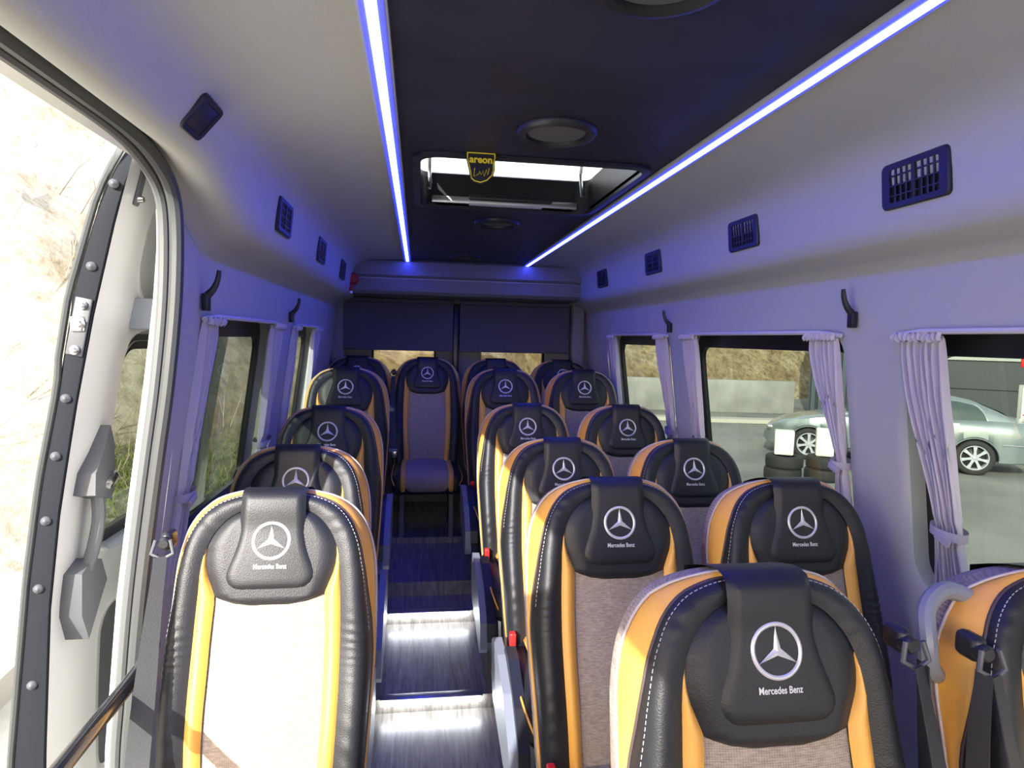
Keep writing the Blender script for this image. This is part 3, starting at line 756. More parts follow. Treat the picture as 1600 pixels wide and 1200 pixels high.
    # headrest surround
    def hh(v):
        if v < .552: return .125*sqrt(max(0, (v-.524)/.028))
        if v < .668: return orange_in(v)
        return halfw(INN_, v)+.003
    def wsur(u, v):
        h = max(hh(v), .001); e = min(1, (1-abs(u)/h)*h/.028); e2 = min(1, max(0, (v-.524))/.022); e3 = min(1, max(0, .764-v)/.03)
        f = smooth01(e)*smooth01(e2)*smooth01(e3)
        return -.016-.014*f
    vs_ = [.524, .526, .529, .533, .538, .545, .552]+[.552+.110*k/10 for k in range(1, 11)]+[.668+.0945*k/9 for k in range(0, 10)]
    rows = [[S3(hh(v)*(2*i/20-1), v, wsur(hh(v)*(2*i/20-1), v)) for i in range(21)] for v in vs_]
    SEAT['headrest'] = MB().grid(rows).mesh('headrest', 'leather', smooth=True)
    # centre pad that folds over the top
    PH = [(.562, .0), (.5632, .040), (.567, .070), (.573, .088), (.582, .100), (.594, .1065), (.606, .107), (.625, .101), (.645, .0925), (.67, .0845), (.70, .0785), (.75, .0755), (.80, .075)]
    def wpad(u, v):
        h = max(interp(PH, v), .001)
        e = smooth01(min(1, (h-abs(u))/.015)); e2 = smooth01(min(1, (v-.562)/.015)) if v < .62 else 1
        base = -.0235 if v < .70 else -.0235-.010*smooth01((v-.70)/.07)
        return base-.0105*min(e, e2)-.004*(1-(u/.11)**2)*e2
    rows = []
    for v in [p[0] for p in PH[:7]]+[.625, .64, .655, .67, .685, .70, .715, .73, .745, .76, .775, .787]:
        h = interp(PH, v); rows.append([S3(h*(2*i/20-1), v, wpad(h*(2*i/20-1), v)) for i in range(21)])
    for v, w in ((.797, -.036), (.806, -.018), (.809, .004), (.809, .04), (.806, .08), (.80, BACKW), (.76, BACKW+.012)):
        rows.append([S3(.0755*(2*i/20-1), v, w+.004*abs(2*i/20-1)**6) for i in range(21)])
    SEAT['headrest_pad'] = MB().grid(rows).mesh('headrest_pad', 'leather_pad', smooth=True)
    # embroidered emblem: ring and three-pointed star, following the pad
    cv = .681; R0 = .0415
    def on(u, v, lift): return S3(u, v, wpad(u, v)-lift)
    rows = []
    for k in range(49):
        a = 2*pi*k/48; row = []
        for r_, l in ((R0-.0037, .0), (R0-.0018, .0018), (R0, .0024), (R0+.0018, .0018), (R0+.0037, .0)):
            row.append(on(r_*sin(a), cv+r_*cos(a), l))
        rows.append(row)
    SEAT['emblem_ring'] = MB().grid(rows).mesh('emblem_ring', 'silver_thread', smooth=True)
    mb = MB()
    for k in range(3):
        a = 2*pi*k/3; tip = Vector((sin(a), cos(a)))*(R0-.003); sd = Vector((cos(a), -sin(a)))
        mid = -Vector((sin(a), cos(a)))*.0
        for sg in (-1, 1):
            P = [Vector((0, 0)), tip, Vector((sin(a+sg*pi/3), cos(a+sg*pi/3)))*.0072]
            # subdivide edge so that it hugs the pad
            L = [on(P[0].lerp(P[1], t/4).x, cv+P[0].lerp(P[1], t/4).y, .0026) for t in range(5)]
            Q = [on(P[2].lerp(P[1], t/4).x, cv+P[2].lerp(P[1], t/4).y, .0009) for t in range(5)]
            mb.grid([L, Q])
    SEAT['emblem_star'] = mb.mesh('emblem_star', 'silver_thread')
    t = text_mesh('Mercedes Benz', .076, bold=.022); t.materials.append(MT['silver_thread'])
    for v_ in t.vertices:
        p = on(v_.co.x, .621+v_.co.y*1.25, .0013); v_.co = p
    SEAT['lettering'] = t
    # stitching along the rim
    mb = MB(); L = 0; prev = None
    F2 = FULLO[56:-56]; I2 = FULLI[56:-56]
    pts = []
    for po, pi_ in zip(F2, I2):
        v = po.y; s = .78; f = sin(pi/2*s)**.9; uv = pi_.lerp(po, f)
        bul = BUL(v)
        w = WIN(v)+(wedge(v)-WIN(v))*(1-cos(pi/2*s))**1.25-bul*sin(pi*min(1, s*.92+.04))**.8
        pts.append(S3(uv.x, uv.y, w-.0006))
    acc = [pts[0]]
    for p in pts:
        if (p-acc[-1]).length > .0082: acc.append(p)
    for a, c in zip(acc, acc[1:]):
        n = 1
        for k in range(n):
            p, q = a.lerp(c, (k+.15)/n), a.lerp(c, (k+.75)/n); mb.tube([p, q], .0009, 4)
    SEAT['stitching'] = mb.mesh('stitching', 'stitch')
    # cushion
    def cush(hx0, hx1, lift, name, m, y1=.04, nx=8):
        rows = []
        prof = [(y1, .415), (y1, .432), (-.06, .440), (-.20, .446), (-.34, .450), (-.41, .446), (-.445, .430), (-.462, .400), (-.462, .36), (-.450, .325), (-.43, .300)]
        for y, z in prof:
            ny = 0 if y > -.40 else -min(1, (-y-.40)/.05); nz = 1 if y > -.40 else max(0, 1+ny)
            row = []
            for i in range(nx+1):
                u = hx0+(hx1-hx0)*i/nx; t = abs(2*i/nx-1); b_ = lift*(1-t**4)
                row.append((u, y+ny*b_, z+nz*b_-.010*(abs(u)/.22)**2*0))
            rows.append(row)
        return MB().grid(rows).mesh(name, m, smooth=True)
    SEAT['cushion'] = MB().box((0, -.205, .362), (.445, .505, .135), .038, 4).mesh('cushion', 'leather', smooth=True, auto=1.0)
    SEAT['cushion_fabric'] = cush(-.135, .135, .014, 'cushion_fabric', 'fabric')
    SEAT['cushion_insert'] = cush(-.168, -.135, .012, 'cushion_insert', 'orange', nx=4)
    SEAT['cushion_insert_b'] = cush(.135, .168, .012, 'cushion_insert', 'orange', nx=4)
    cp = [Vector((x, y, z)) for x, y, z in ((-.224, .03, .40), (-.226, -.2, .405), (-.226, -.38, .405), (-.220, -.445, .395), (-.205, -.458, .36))]
    SEAT['cushion_piping'] = MB().tube(spl(cp, 4), .004, 6).mesh('cushion_piping', 'orange', smooth=True)
    # frame
    SEAT['leg'] = MB().prism([(-.36, 0), (-.31, 0), (-.20, .25), (-.10, .25), (-.02, 0), (.03, 0), (-.03, .30), (-.30, .30)], 'X', -.014, .014).mesh('leg', 'dark_grey')
    SEAT['cross_tube'] = MB().tube([(-.19, -.27, .285), (.19, -.27, .285)], .016, 10).mesh('cross_tube', 'dark_grey', smooth=True)
    # aisle-side cover
    SEAT['side_cover'] = MB().prism([(-.47, .20), (-.44, .17), (-.05, .24), (.01, .30), (.02, .43), (-.02, .455), (-.14, .45), (-.30, .40), (-.45, .30)], 'X', -.016, .016).mesh('side_cover', 'grey_plastic')
    SEAT['armrest_pad'] = MB().prism([(-.475, .205), (-.45, .185), (-.40, .195), (-.16, .36), (-.10, .415), (-.13, .44), (-.20, .43), (-.36, .35), (-.455, .265)], 'X', -.018, .018).mesh('armrest_pad', 'black_plastic')
    SEAT['buckle'] = MB().box((0, 0, 0), (.022, .03, .055), .005).mesh('buckle', 'red')
    SEAT['buckle_stalk'] = MB().box((0, 0, -.06), (.016, .012, .09), .003).mesh('buckle_stalk', 'black_plastic')
seat_meshes()

def seat(x, ytop, z0, label, group, aisle=0, belt=0, rz=0.0, handle=0):
    """ytop = depth of the top of the backrest"""
    e = empty('bus_seat', (x, ytop-.205, z0), (0, 0, rz)); tag(e, label, 'seat', group)
    P = lambda k, par=e, loc=None, nm=None: link(nm or SEAT[k].name.split('.')[0], SEAT[k], par, loc)
    bl = P('bolster'); P('stitching', bl); P('piping', bl)
    sp = P('side_panel'); P('side_band', sp); P('piping_rear', sp)
    P('back_shell'); P('fabric_panel'); P('insert'); P('insert_b')
    h = P('headrest'); pd = P('headrest_pad')
    P('emblem_ring', pd); P('emblem_star', pd); P('lettering', pd)
    c = P('cushion'); P('cushion_fabric', c); P('cushion_insert', c); P('cushion_insert_b', c)
    cp = P('cushion_piping', c)
    cp2 = link('cushion_piping', SEAT['cushion_piping'], c); cp2.scale.x = -1
    for sx in (-1, 1): P('leg', e, (sx*.16, 0, 0))
    P('cross_tube')
    if aisle:
        sc_ = P('side_cover', e, (aisle*.264, 0, 0)); P('armrest_pad', sc_, (-aisle*.030, -.012, .040))
        bk = P('buckle', e, (aisle*.212, -.045, .455)); P('buckle_stalk', bk)
    if belt:
        g = MB().box((belt*.238, .155, 1.045), (.028, .05, .045), .013, 3); g.tube([(belt*.238, .118, 1.045), (belt*.238, .122, 1.045), (belt*.238, .145, 1.045)], [.010, .014, .014], 16)
        bg_ = g.obj('belt_guide', 'black_plastic', e)
        MB().tube([(belt*.238+.016, .118, 1.055), (belt*.238+.024, .112, 1.025), (belt*.238, .108, 1.012), (belt*.238-.024, .112, 1.025), (belt*.238-.016, .118, 1.055)], .0045, 8).obj('belt_loop', 'dark_grey', bg_)
        # webbing hanging down in front of the side of the backrest
        rows = []
        C_ = spl([(belt*.238, .103, 1.02), (belt*.240, .06, .90), (belt*.238, .0, .74), (belt*.232, -.06, .60), (belt*.222, -.10, .50)], 5)
        for i, p in enumerate(C_):
            t = i/(len(C_)-1); hwid = .014+.010*smooth01(t*1.6); an = .5*(1-t)+.15*sin(3*t)
            d = Vector((cos(an), sin(an)*.8, 0)); n_ = Vector((-d.y, d.x, 0))*.0012
            rows.append([p+d*hwid+n_, p+d*hwid-n_, p-d*hwid-n_, p-d*hwid+n_])
        MB().grid(rows, closed=True).obj('belt_webbing', 'belt', e)
        rows = []
        C_ = spl([(belt*.252, .112, 1.02), (belt*.262, .10, .85), (belt*.266, .06, .62), (belt*.262, .02, .42), (belt*.25, 0, .30)], 5)
        for i, p in enumerate(C_):
            d = Vector((.10*belt, .99, 0)); hwid = .015+.009*smooth01(i/8)
            rows.append([p+d*hwid+Vector((.001, 0, 0)), p+d*hwid-Vector((.001, 0, 0)), p-d*hwid-Vector((.001, 0, 0)), p-d*hwid+Vector((.001, 0, 0))])
        MB().grid(rows, closed=True).obj('belt_webbing', 'belt', e)
        tn = MB().box((belt*.226, -.100, .525), (.058, .012, .018), .004, rot=Matrix.Rotation(-belt*.0, 4, 'Y')).obj('belt_tongue', 'grey_plastic', e)
        MB().box((belt*.222, -.103, .495), (.034, .004, .045), .0015).obj('tongue_plate', 'steel', tn)
    if handle:
        Pp = spl([(handle*.16, .235, 1.09), (handle*.215, .24, 1.105), (handle*.262, .225, 1.08), (handle*.278, .20, 1.03), (handle*.270, .20, .985), (handle*.225, .225, .955), (handle*.17, .235, .955)], 5)
        MB().tube(Pp, .016, 10).obj('grab_handle', 'grey_plastic', e, smooth=True)
    return e
G1 = 'single seats beside the aisle'; G2 = 'paired seats by the aisle'; G3 = 'paired seats by the windows'; G4 = 'rear bench seats'
seat(-0.342, 1.645, 0.0, 'sunlit black, orange and beige seat beside the open sliding door', G1, aisle=1, belt=-1)
seat(-0.405, 2.30, 0.0, 'second seat from the front in the single-seat row on the left', G1, aisle=1)
seat(-0.400, 3.03, 0.06, 'third seat from the front in the single-seat row on the left', G1, aisle=1)
seat(-0.410, 3.84, 0.20, 'fourth single seat on the left, beside the sunlit pale curtain', G1, aisle=1)
seat(0.585, 1.01, 0.0, 'largest seat in the foreground with black headrest and orange edges', G2, aisle=-1, belt=1)
seat(0.555, 1.74, 0.0, 'second aisle seat of the pairs on the right, beige back in full view', G2, aisle=-1)
seat(0.565, 2.47, 0.0, 'third aisle seat of the pairs on the right', G2, aisle=-1)
seat(0.550, 3.22, 0.06, 'fourth aisle seat of the pairs on the right', G2, aisle=-1)
seat(0.545, 4.04, 0.20, 'fifth aisle seat of the pairs on the right, just ahead of the rear bench', G2, aisle=-1)
seat(1.165, 0.97, 0.0, 'partly visible seat at the right edge with grab handle and belt', G3, belt=-1, handle=-1)
seat(1.080, 1.71, 0.0, 'second window seat of the pairs, beside the tied lilac curtain', G3)
seat(1.090, 2.45, 0.0, 'third window seat of the pairs, below the wide side window', G3)
seat(1.065, 3.20, 0.06, 'fourth window seat of the pairs on the right', G3)
seat(1.050, 4.02, 0.20, 'fifth window seat of the pairs, beside the rearmost right window', G3)
seat(-0.428, 4.70, 0.24, 'rear bench seat in the far left corner', G4)
seat(0.068, 4.70, 0.24, 'rear bench seat at the end of the aisle, seen whole down to its cushion', G4, belt=-1)
seat(0.565, 4.70, 0.24, 'rear bench seat right of the aisle, behind the fifth aisle seat', G4)
seat(1.064, 4.70, 0.24, 'rear bench seat in the far right corner', G4)

# ------------------------------------------------------------------ door frame seal, pillar, grab bar
def seal_path(off, dy):
    P = [(CX-hwh-off, y, z) for hwh, y, z in ((.958, 0.0, 1.962), (.958, 0.6, 1.962), (.958, 1.2, 1.962), (.957, 1.46, 1.958), (.952, 1.58, 1.935), (.947, 1.665+dy, 1.885), (.947, 1.70+dy, 1.80), (.955, 1.71+dy, 1.62))]
    for z in (1.41, 1.25, 1.08, .9, .75, .6, .43, .2, .02): P.append((CX-hw(z)-off+.025, 1.71+dy, z))
    return spl(P, 4)
o = MB().tube(seal_path(0, 0), .017, 10).obj('door_seal', 'rubber', smooth=True); tag(o, 'black rubber seal around the sliding door opening', 'seal')
o2 = MB().tube(seal_path(.034, .012), .014, 10).obj('outer_lip', 'rubber_light', o, smooth=True)
# silver door jamb (body pillar behind the seal) and door head sill outside
mb = MB()
zs = [0, .2, .43, .64, .84, 1.08, 1.25, 1.41, 1.62, 1.75, 1.88]
mb.grid([[(CX-hw(z)-dx, y, z) for z in zs] for dx, y in ((.012, 1.735), (.030, 1.742), (.048, 1.752), (.055, 1.78), (.055, 1.93))])
mb.grid([[(CX-.965-dx, y, 1.975+dz) for y in (-.3, 1.0, 1.6, 1.8, 1.93)] for dx, dz in ((.0, .0), (.05, .0), (.10, -.005), (.115, .02), (.10, .06))])
struct(mb.obj('trim_8', 'silver_paint', smooth=True, auto=.8), 'silver painted body pillar and door head outside the seal')
o = MB().tube(spl([(-.60, 0.55, .01), (-.605, 0.56, .45), (-.61, .62, .70), (-.618, .80, .753), (-.624, 1.20, .753), (-.636, 1.62, .753), (-.70, 1.73, .753)], 5), .017, 12).obj('grab_bar', 'black_metal', smooth=True)
tag(o, 'glossy black grab bar crossing the door opening at lower left', 'grab bar')

# ------------------------------------------------------------------ sliding door, open
def sliding_door():
    YD = 1.80
    XI = [(.0, -.975), (.38, -.971), (.80, -.949), (1.06, -.920), (1.33, -.876), (1.58, -.828), (1.81, -.775), (2.03, -.718)]
    XO = [(.0, -1.06), (.38, -1.052), (.89, -1.0), (1.145, -.964), (1.363, -.921), (1.627, -.877), (1.857, -.812), (2.037, -.753)]
    xi = lambda z: interp(XI, z); xo = lambda z: interp(XO, z)
    e = empty('sliding_door', (-0.98, YD, 0)); tag(e, 'silver sliding door slid open outside the doorway', 'door')
    off = Vector((0.98, -YD, 0))
    def part(mb, nm, m, par=e, smooth=False, auto=.6):
        mb.V = [v+off for v in mb.V]; return mb.obj(nm, m, par, smooth, auto)
    zs = [.02+2.0*k/30 for k in range(31)]
    Y1 = 3.02
    def ytop(z): return YD+(.05*max(0, (z-1.85)/.18)**2)
    # outer skin
    # inner panel with window opening and a recessed field above it
    def panel(mb, Y0, Y1_, Z0, Z1, R, depth, xi=xi):
        inner = rrect(*R, n=6); outer = []
        for k in range(len(inner)):
            q = k//7; t = (k % 7)/6
            Cn = [(Y1_, Z1), (Y0, Z1), (Y0, Z0), (Y1_, Z0)][q]
            A = [(Y1_, R[3]-R[4]), (R[0]+R[4], Z1), (Y0, R[2]+R[4]), (R[1]-R[4], Z0)][q]
            B_ = [(R[1]-R[4], Z1), (Y0, R[3]-R[4]), (R[0]+R[4], Z0), (Y1_, R[2]+R[4])][q]
            outer.append((A[0]+(Cn[0]-A[0])*t*2, A[1]+(Cn[1]-A[1])*t*2) if t < .5 else (Cn[0]+(B_[0]-Cn[0])*(t-.5)*2, Cn[1]+(B_[1]-Cn[1])*(t-.5)*2))
        rows = []
        for f in (0, .5, .85): rows.append([(o_[0]+(i_[0]-o_[0])*f, o_[1]+(i_[1]-o_[1])*f, 0) for o_, i_ in zip(outer, inner)])
        rows.append([(y, z, depth*.4) for y, z in inner]); cy, cz = (R[0]+R[1])/2, (R[2]+R[3])/2
        rows.append([(cy+(y-cy)*.97, cz+(z-cz)*.97, depth) for y, z in inner])
        out = []
        for r in rows:
            o_ = []
            for k in range(len(r)):
                p, q = Vector(r[k]), Vector(r[(k+1) % len(r)]); o_.append(p)
                if k % 7 == 6:
                    for j in range(1, 5): o_.append(p.lerp(q, j/5))
            out.append([(xi(v.y)-v.z, v.x, v.y) for v in o_])
        mb.grid(out, closed=True)
    m = MB()
    panel(m, YD, Y1, .80, 1.575, (2.06, 2.86, .86, 1.535, .09), .045)
    panel(m, YD, Y1, 1.575, 2.02, (2.02, 2.86, 1.625, 1.955, .13), .022)
    panel(m, YD, Y1, .02, .80, (2.10, 2.86, .12, .66, .08), .022)
    part(m, 'inner_panel', 'silver_paint', smooth=True, auto=.9)
    m = MB(); panel(m, YD, Y1, .80, 1.575, (2.08, 2.84, .88, 1.515, .09), -.02, xo)
    m.grid([[(xo(z), y, z) for z in (.02, .2, .4, .6, .80)] for y in (YD, Y1)]); m.grid([[(xo(z), y, z) for z in (1.575, 1.627, 1.75, 1.857, 2.02)] for y in (YD, Y1)])
    part(m, 'outer_skin', 'silver_paint', smooth=True, auto=.9)
    m = MB().grid([[(xi(z)-.021, y, z) for z in (1.62, 1.7, 1.8, 1.9, 1.96)] for y in (2.02, 2.87)]); part(m, 'recess_panel', 'silver_paint', smooth=True)
    m = MB().grid([[(xi(z)-.021, y, z) for z in (.10, .3, .5, .68)] for y in (2.09, 2.87)]); part(m, 'pocket_cover', 'dark_grey', smooth=True)
    # window glass and black frame
    o_ = rrect(2.055, 2.865, .855, 1.54, .09, 5); i_ = rrect(2.10, 2.82, .91, 1.48, .06, 5)
    def dn(q, d):
        r = []
        for k in range(len(q)):
            p, n_ = q[k], q[(k+1) % len(q)]; r.append(p)
            if k % 6 == 5: r += [(p[0]+(n_[0]-p[0])*j/5, p[1]+(n_[1]-p[1])*j/5) for j in range(1, 5)]
        return [(xi(z)-d, y, z) for y, z in r]
    wf = part(MB().grid([dn(o_, .040), dn(i_, .036), dn(i_, .055)], closed=True), 'window_frame', 'win_frame')
    part(MB().grid([[(xi(z)-.046, y, z) for z in (.90, 1.06, 1.2, 1.33, 1.49)] for y in (2.09, 2.83)]), 'pane', 'glass_tint', wf, True, None)
    # dark trim along the leading edge
    m = MB(); zt = [.02+1.99*k/40 for k in range(41)]
    rows = []
    for z in zt:
        a, c = xi(z), xo(z); y = ytop(z)
        st = .004*(smooth01((z-1.58)/.03)-smooth01((z-1.80)/.03))
        rows.append([(a-.001, y+.006, z), (a-.004, y-.006, z), ((a+c)/2, y-.010, z), (c+.008-st, y-.008, z), (c+.003-st, y-.002, z)])
    tr = part(m.grid(rows), 'edge_trim', 'trim_grey', smooth=True)
    part(MB().tube([(xo(z)-.002-.006*(smooth01((z-1.40)/.06)), ytop(z)-.008, z) for z in zt], .009, 8), 'edge_seal', 'rubber', smooth=True)
    bolt = MB().lathe([(0, -.012), (.005, -.012), (.006, -.009), (.011, -.008), (.012, 0)], axis='Y', n=12).mesh('bolt', 'dark_grey', smooth=True)
    for z in (1.91, 1.70, 1.36, 1.21, 1.04, .86, .60):
        x = xi(z)*.5+xo(z)*.5; link('bolt', bolt, tr, Vector((x, YD-.008, z))+off)
    # latch plate with bright screws, and striker
    lp = part(MB().box((xi(1.545)*.55+xo(1.545)*.45, YD-.012, 1.545), (.040, .008, .15), .003, rot=Matrix.Rotation(.19, 4, 'Y')), 'latch_plate', 'dark_grey')
    for z, r_ in ((1.60, .011), (1.552, .015), (1.485, .012)):
        part(MB().lathe([(0, -.018), (r_*.5, -.018), (r_*.6, -.010), (r_, -.008), (r_, 0)], (xi(z)*.6+xo(z)*.4, YD-.014, z), 14, 'Y'), 'screw', 'steel', lp, True)
    part(MB().box((xi(1.552)*.5+xo(1.552)*.5, YD-.018, 1.552), (.034, .012, .04), .006), 'striker', 'steel', lp)
    # upper hinge plate on the inner face
    hp = part(MB().box((xi(1.93)+.004, 1.875, 1.935), (.010, .030, .13), .006, rot=Matrix.Rotation(.25, 4, 'Y')), 'hinge_plate', 'dark_grey')
    for z in (1.89, 1.98): part(MB().lathe([(.0, .016), (.007, .016), (.009, .010), (.011, 0)], (xi(z)+.004, 1.875, z), 12, 'X'), 'screw', 'steel', hp, True)
    # open U-shaped bracket
    x = xi(1.58); bx = MB()
    for (yy, zz, dy, dz) in ((2.10, 1.548, .17, .010), (2.10, 1.628, .17, .010), (2.015, 1.588, .010, .09)): bx.box((x+.045, yy, zz), (.10, dy, dz), .003)
    bx.box((x-.002, 2.10, 1.588), (.008, .17, .09), .002)
    bx = part(bx, 'bracket', 'grey_plastic')
    for z in (1.575, 1.60): part(MB().lathe([(0, .012), (.008, .012), (.010, 0)], (x+.002, 2.05, z), 10, 'X'), 'bolt', 'dark_grey', bx, True)
    # inner handle
    x1, x0_ = xi(1.16)+.018, xi(.86)+.022
    h = part(MB().prism([(1.85, 1.09), (1.94, 1.06), (1.965, 1.09), (1.965, 1.22), (1.945, 1.27), (1.90, 1.20), (1.855, 1.15)], 'X', xi(1.16)-.02, xi(1.16)+.045), 'handle_mount', 'dark_grey')
    part(MB().box((xi(1.1)+.055, 1.935, 1.115), (.030, .065, .030), .012, rot=Matrix.Rotation(.4, 4, 'X')), 'lever', 'steel', h)
    part(MB().tube(spl([(xi(1.1)+.03, 1.91, 1.10), (xi(1.05)+.045, 1.905, 1.02), (xi(.95)+.045, 1.90, .94), (xi(.9)+.03, 1.90, .87)], 4), [.017]*13, 10), 'grip', 'dark_grey', h, True)
    part(MB().prism([(1.84, .76), (1.875, .68), (1.95, .77), (1.985, .81), (1.955, .88), (1.905, .90), (1.845, .875)], 'X', xi(.8)-.02, xi(.8)+.055), 'handle_base', 'dark_grey')
sliding_door()

# ------------------------------------------------------------------ outside: ground, hillside
GZ = -0.75
def outside():
    b = MB().grid([[(x, y, GZ) for x in (-60, 70)] for y in (-40, 90)])
    struct(b.obj('ground', 'asphalt'), 'grey asphalt yard around the vehicle')
    b = MB(); P = [(-30, -12), (-2.2, -6), (-1.75, 0), (-1.75, 8), (-2.4, 14), (-30, 20)]
    b.prism(P, 'Z', GZ, GZ+.02)
    struct(b.obj('gravel_verge', 'gravel'), 'pale gravel verge beside the open door')
    k = MB(); pts = [(-2.3, 1.5), (-2.6, 5), (-2.9, 9), (-3.0, 13)]
    for a, c in zip(pts, pts[1:]):
        d = (Vector(c)-Vector(a)).normalized(); n = Vector((-d.y, d.x))*.09
        k.add([(a[0]-n.x, a[1]-n.y, GZ+.02), (a[0]+n.x, a[1]+n.y, GZ+.02), (c[0]+n.x, c[1]+n.y, GZ+.02), (c[0]-n.x, c[1]-n.y, GZ+.02),
               (a[0]-n.x, a[1]-n.y, GZ+.2), (a[0]+n.x, a[1]+n.y, GZ+.2), (c[0]+n.x, c[1]+n.y, GZ+.2), (c[0]-n.x, c[1]-n.y, GZ+.2)],
              [[0, 1, 5, 4], [1, 2, 6, 5], [2, 3, 7, 6], [3, 0, 4, 7], [4, 5, 6, 7]])
    tag(k.obj('kerb', 'kerb'), 'low pale concrete kerb seen through the sliding door window', 'kerb')
    # hillside: a bowl around the left, rear and right rear
    from mathutils import noise
    R0 = [(-105, 9), (-70, 7.5), (-40, 6.5), (-20, 8), (-6, 11), (4, 14), (11, 22), (20, 25), (32, 30), (46, 40)]
    rows = []
    for i in range(110):
        az = -105+151*i/109; r0 = interp(R0, az); a = radians(az); row = []
        for j in range(34):
            t = (j/33)**1.4; r = r0+t*34; h = 0.86*(r-r0)*(1 if r-r0 < 16 else 1)-.1
            p = Vector((r*sin(a), r*cos(a), 0)); nz = noise.fractal(p*.22, 1.0, 2.1, 5)
            h = min(h, max(1.2, r*interp([(-105, .5), (-24, .5), (-13, .15), (50, .13)], az))); h += nz*1.6*min(1, (r-r0)/3)*(1 if az < -20 else .5); row.append((p.x, p.y, GZ+h))
        rows.append(row)
    struct(MB().grid(rows).obj('hillside', 'hillside', smooth=True, auto=None), 'dry brown sunlit hillside behind the vehicle')
    # bare brushwood on the slope: one uncountable mass
    br = MB()
    for n in range(700):
        az = random.uniform(-80, 30); r0 = interp(R0, az); t = random.uniform(.4, 13); r = r0+t; a = radians(az)
        p = Vector((r*sin(a), r*cos(a), GZ+.86*t-.4)); hgt = random.uniform(.3, 1.1)
        for q in range(3):
            d = Vector((random.gauss(0, .3), random.gauss(0, .3), 1)).normalized(); m = p+d*hgt*.5+Vector((random.gauss(0, .08), 0, 0)); end = m+Vector((random.gauss(0, .3), random.gauss(0, .3), .7))*hgt*.5
            br.tube([p, m, end], [.011, .007, .003], 3, cap=False)
    o = br.obj('brushwood', 'branch', auto=None); tag(o, 'bare brown brushwood scattered over the hillside', 'brushwood', kind='stuff')
    # grass strip at the foot of the slope
    gr = MB()
    for n in range(6000):
        az = random.uniform(-27, -9); r = interp(R0, az)+random.uniform(-1.6, 1.2); a = radians(az)
        x, y = r*sin(a), r*cos(a); h = random.uniform(.04, .13); dx, dy = random.gauss(0, .05), random.gauss(0, .05)
        zb = GZ+max(0, (r-interp(R0, az)))*.75
        gr.add([(x-.010, y, zb), (x+.010, y, zb), (x+dx, y+dy, zb+h)], [[0, 1, 2]])
    tag(gr.obj('verge_grass', 'grass', auto=None), 'short green grass at the foot of the slope', 'grass', kind='stuff')
    # retaining wall at the back right
    wv = [(4.5, 21.6), (6.8, 21.2), (9.5, 20.4), (12.6, 19.9)]; w = empty('retaining_wall', (wv[0][0], wv[0][1], GZ)); tag(w, 'grey concrete retaining wall below the brown slope', 'wall')
    for a, c in zip(wv, wv[1:]):
        d = (Vector(c)-Vector(a)); L = d.length; an = math.atan2(d.y, d.x)
        o = MB().box((L/2, .15, .55), (L-.03, .3, 1.1), .02).obj('wall_panel', 'concrete', w, loc=(a[0]-wv[0][0], a[1]-wv[0][1], 0), rot=(0, 0, an))
    # light kerb strip in front of the wall
    k = MB()
    for a, c in zip([(3, 19.5), (8, 17.6), ], [(8, 17.6), (12.4, 16.9)]):
        k.add([(a[0], a[1], GZ+.01), (c[0], c[1], GZ+.01), (c[0], c[1]+.55, GZ+.01), (a[0], a[1]+.55, GZ+.01), (a[0], a[1], GZ+.12), (c[0], c[1], GZ+.12), (c[0], c[1]+.55, GZ+.12), (a[0], a[1]+.55, GZ+.12)], [[0, 1, 5, 4], [4, 5, 6, 7], [1, 2, 6, 5], [0, 3, 7, 4]])
    tag(k.obj('kerb', 'kerb'), 'pale kerb strip running in front of the retaining wall', 'kerb')
outside()

# dark building of vertical cladding
def building():
    p0, p1 = Vector((12.75, 19.4)), Vector((27.0, 9.0)); d = (p1-p0); L = d.length; an = math.atan2(d.y, d.x)
    e = empty('wash_building', (p0.x, p0.y, GZ), (0, 0, an)); tag(e, 'dark slate clad building with red trim behind the silver car', 'building')
    MB().box((L/2, 3.1, 2.6), (L, 6.0, 5.2)).obj('wall', 'cladding_dark', e)
    pm = MB().prism([(-.10, 0), (-.06, -.05), (.06, -.05), (.10, 0)], 'Z', 0.12, 5.2).mesh('cladding_panel', 'cladding')
    for k in range(12): link('cladding_panel', pm, e, (.14+k*.22, .10, 0))
    MB().box((L*.52, .06, 2.05), (L*.70, .08, .10)).obj('rail', 'kiosk_grey', e)
    MB().box((L*.52, .06, 1.50), (L*.70, .05, .7)).obj('panel', 'cladding_dark', e)
    MB().box((2.95, -.05, 3.1), (.18, .18, 3.0)).obj('red_post', 'red', e)
    MB().box((2.95, -.05, 1.2), (.12, .12, 1.2)).obj('post', 'kiosk_grey', e)
    MB().box((2.6, -.15, .18), (.6, .25, .36), .04).obj('red_bumper', 'red', e)
    for k in (.78, .93): MB().box((L*k, -.05, 2.3), (.5, .1, 4.4)).obj('red_panel', 'red_dark', e)
building()

def place(px_, dist): pass
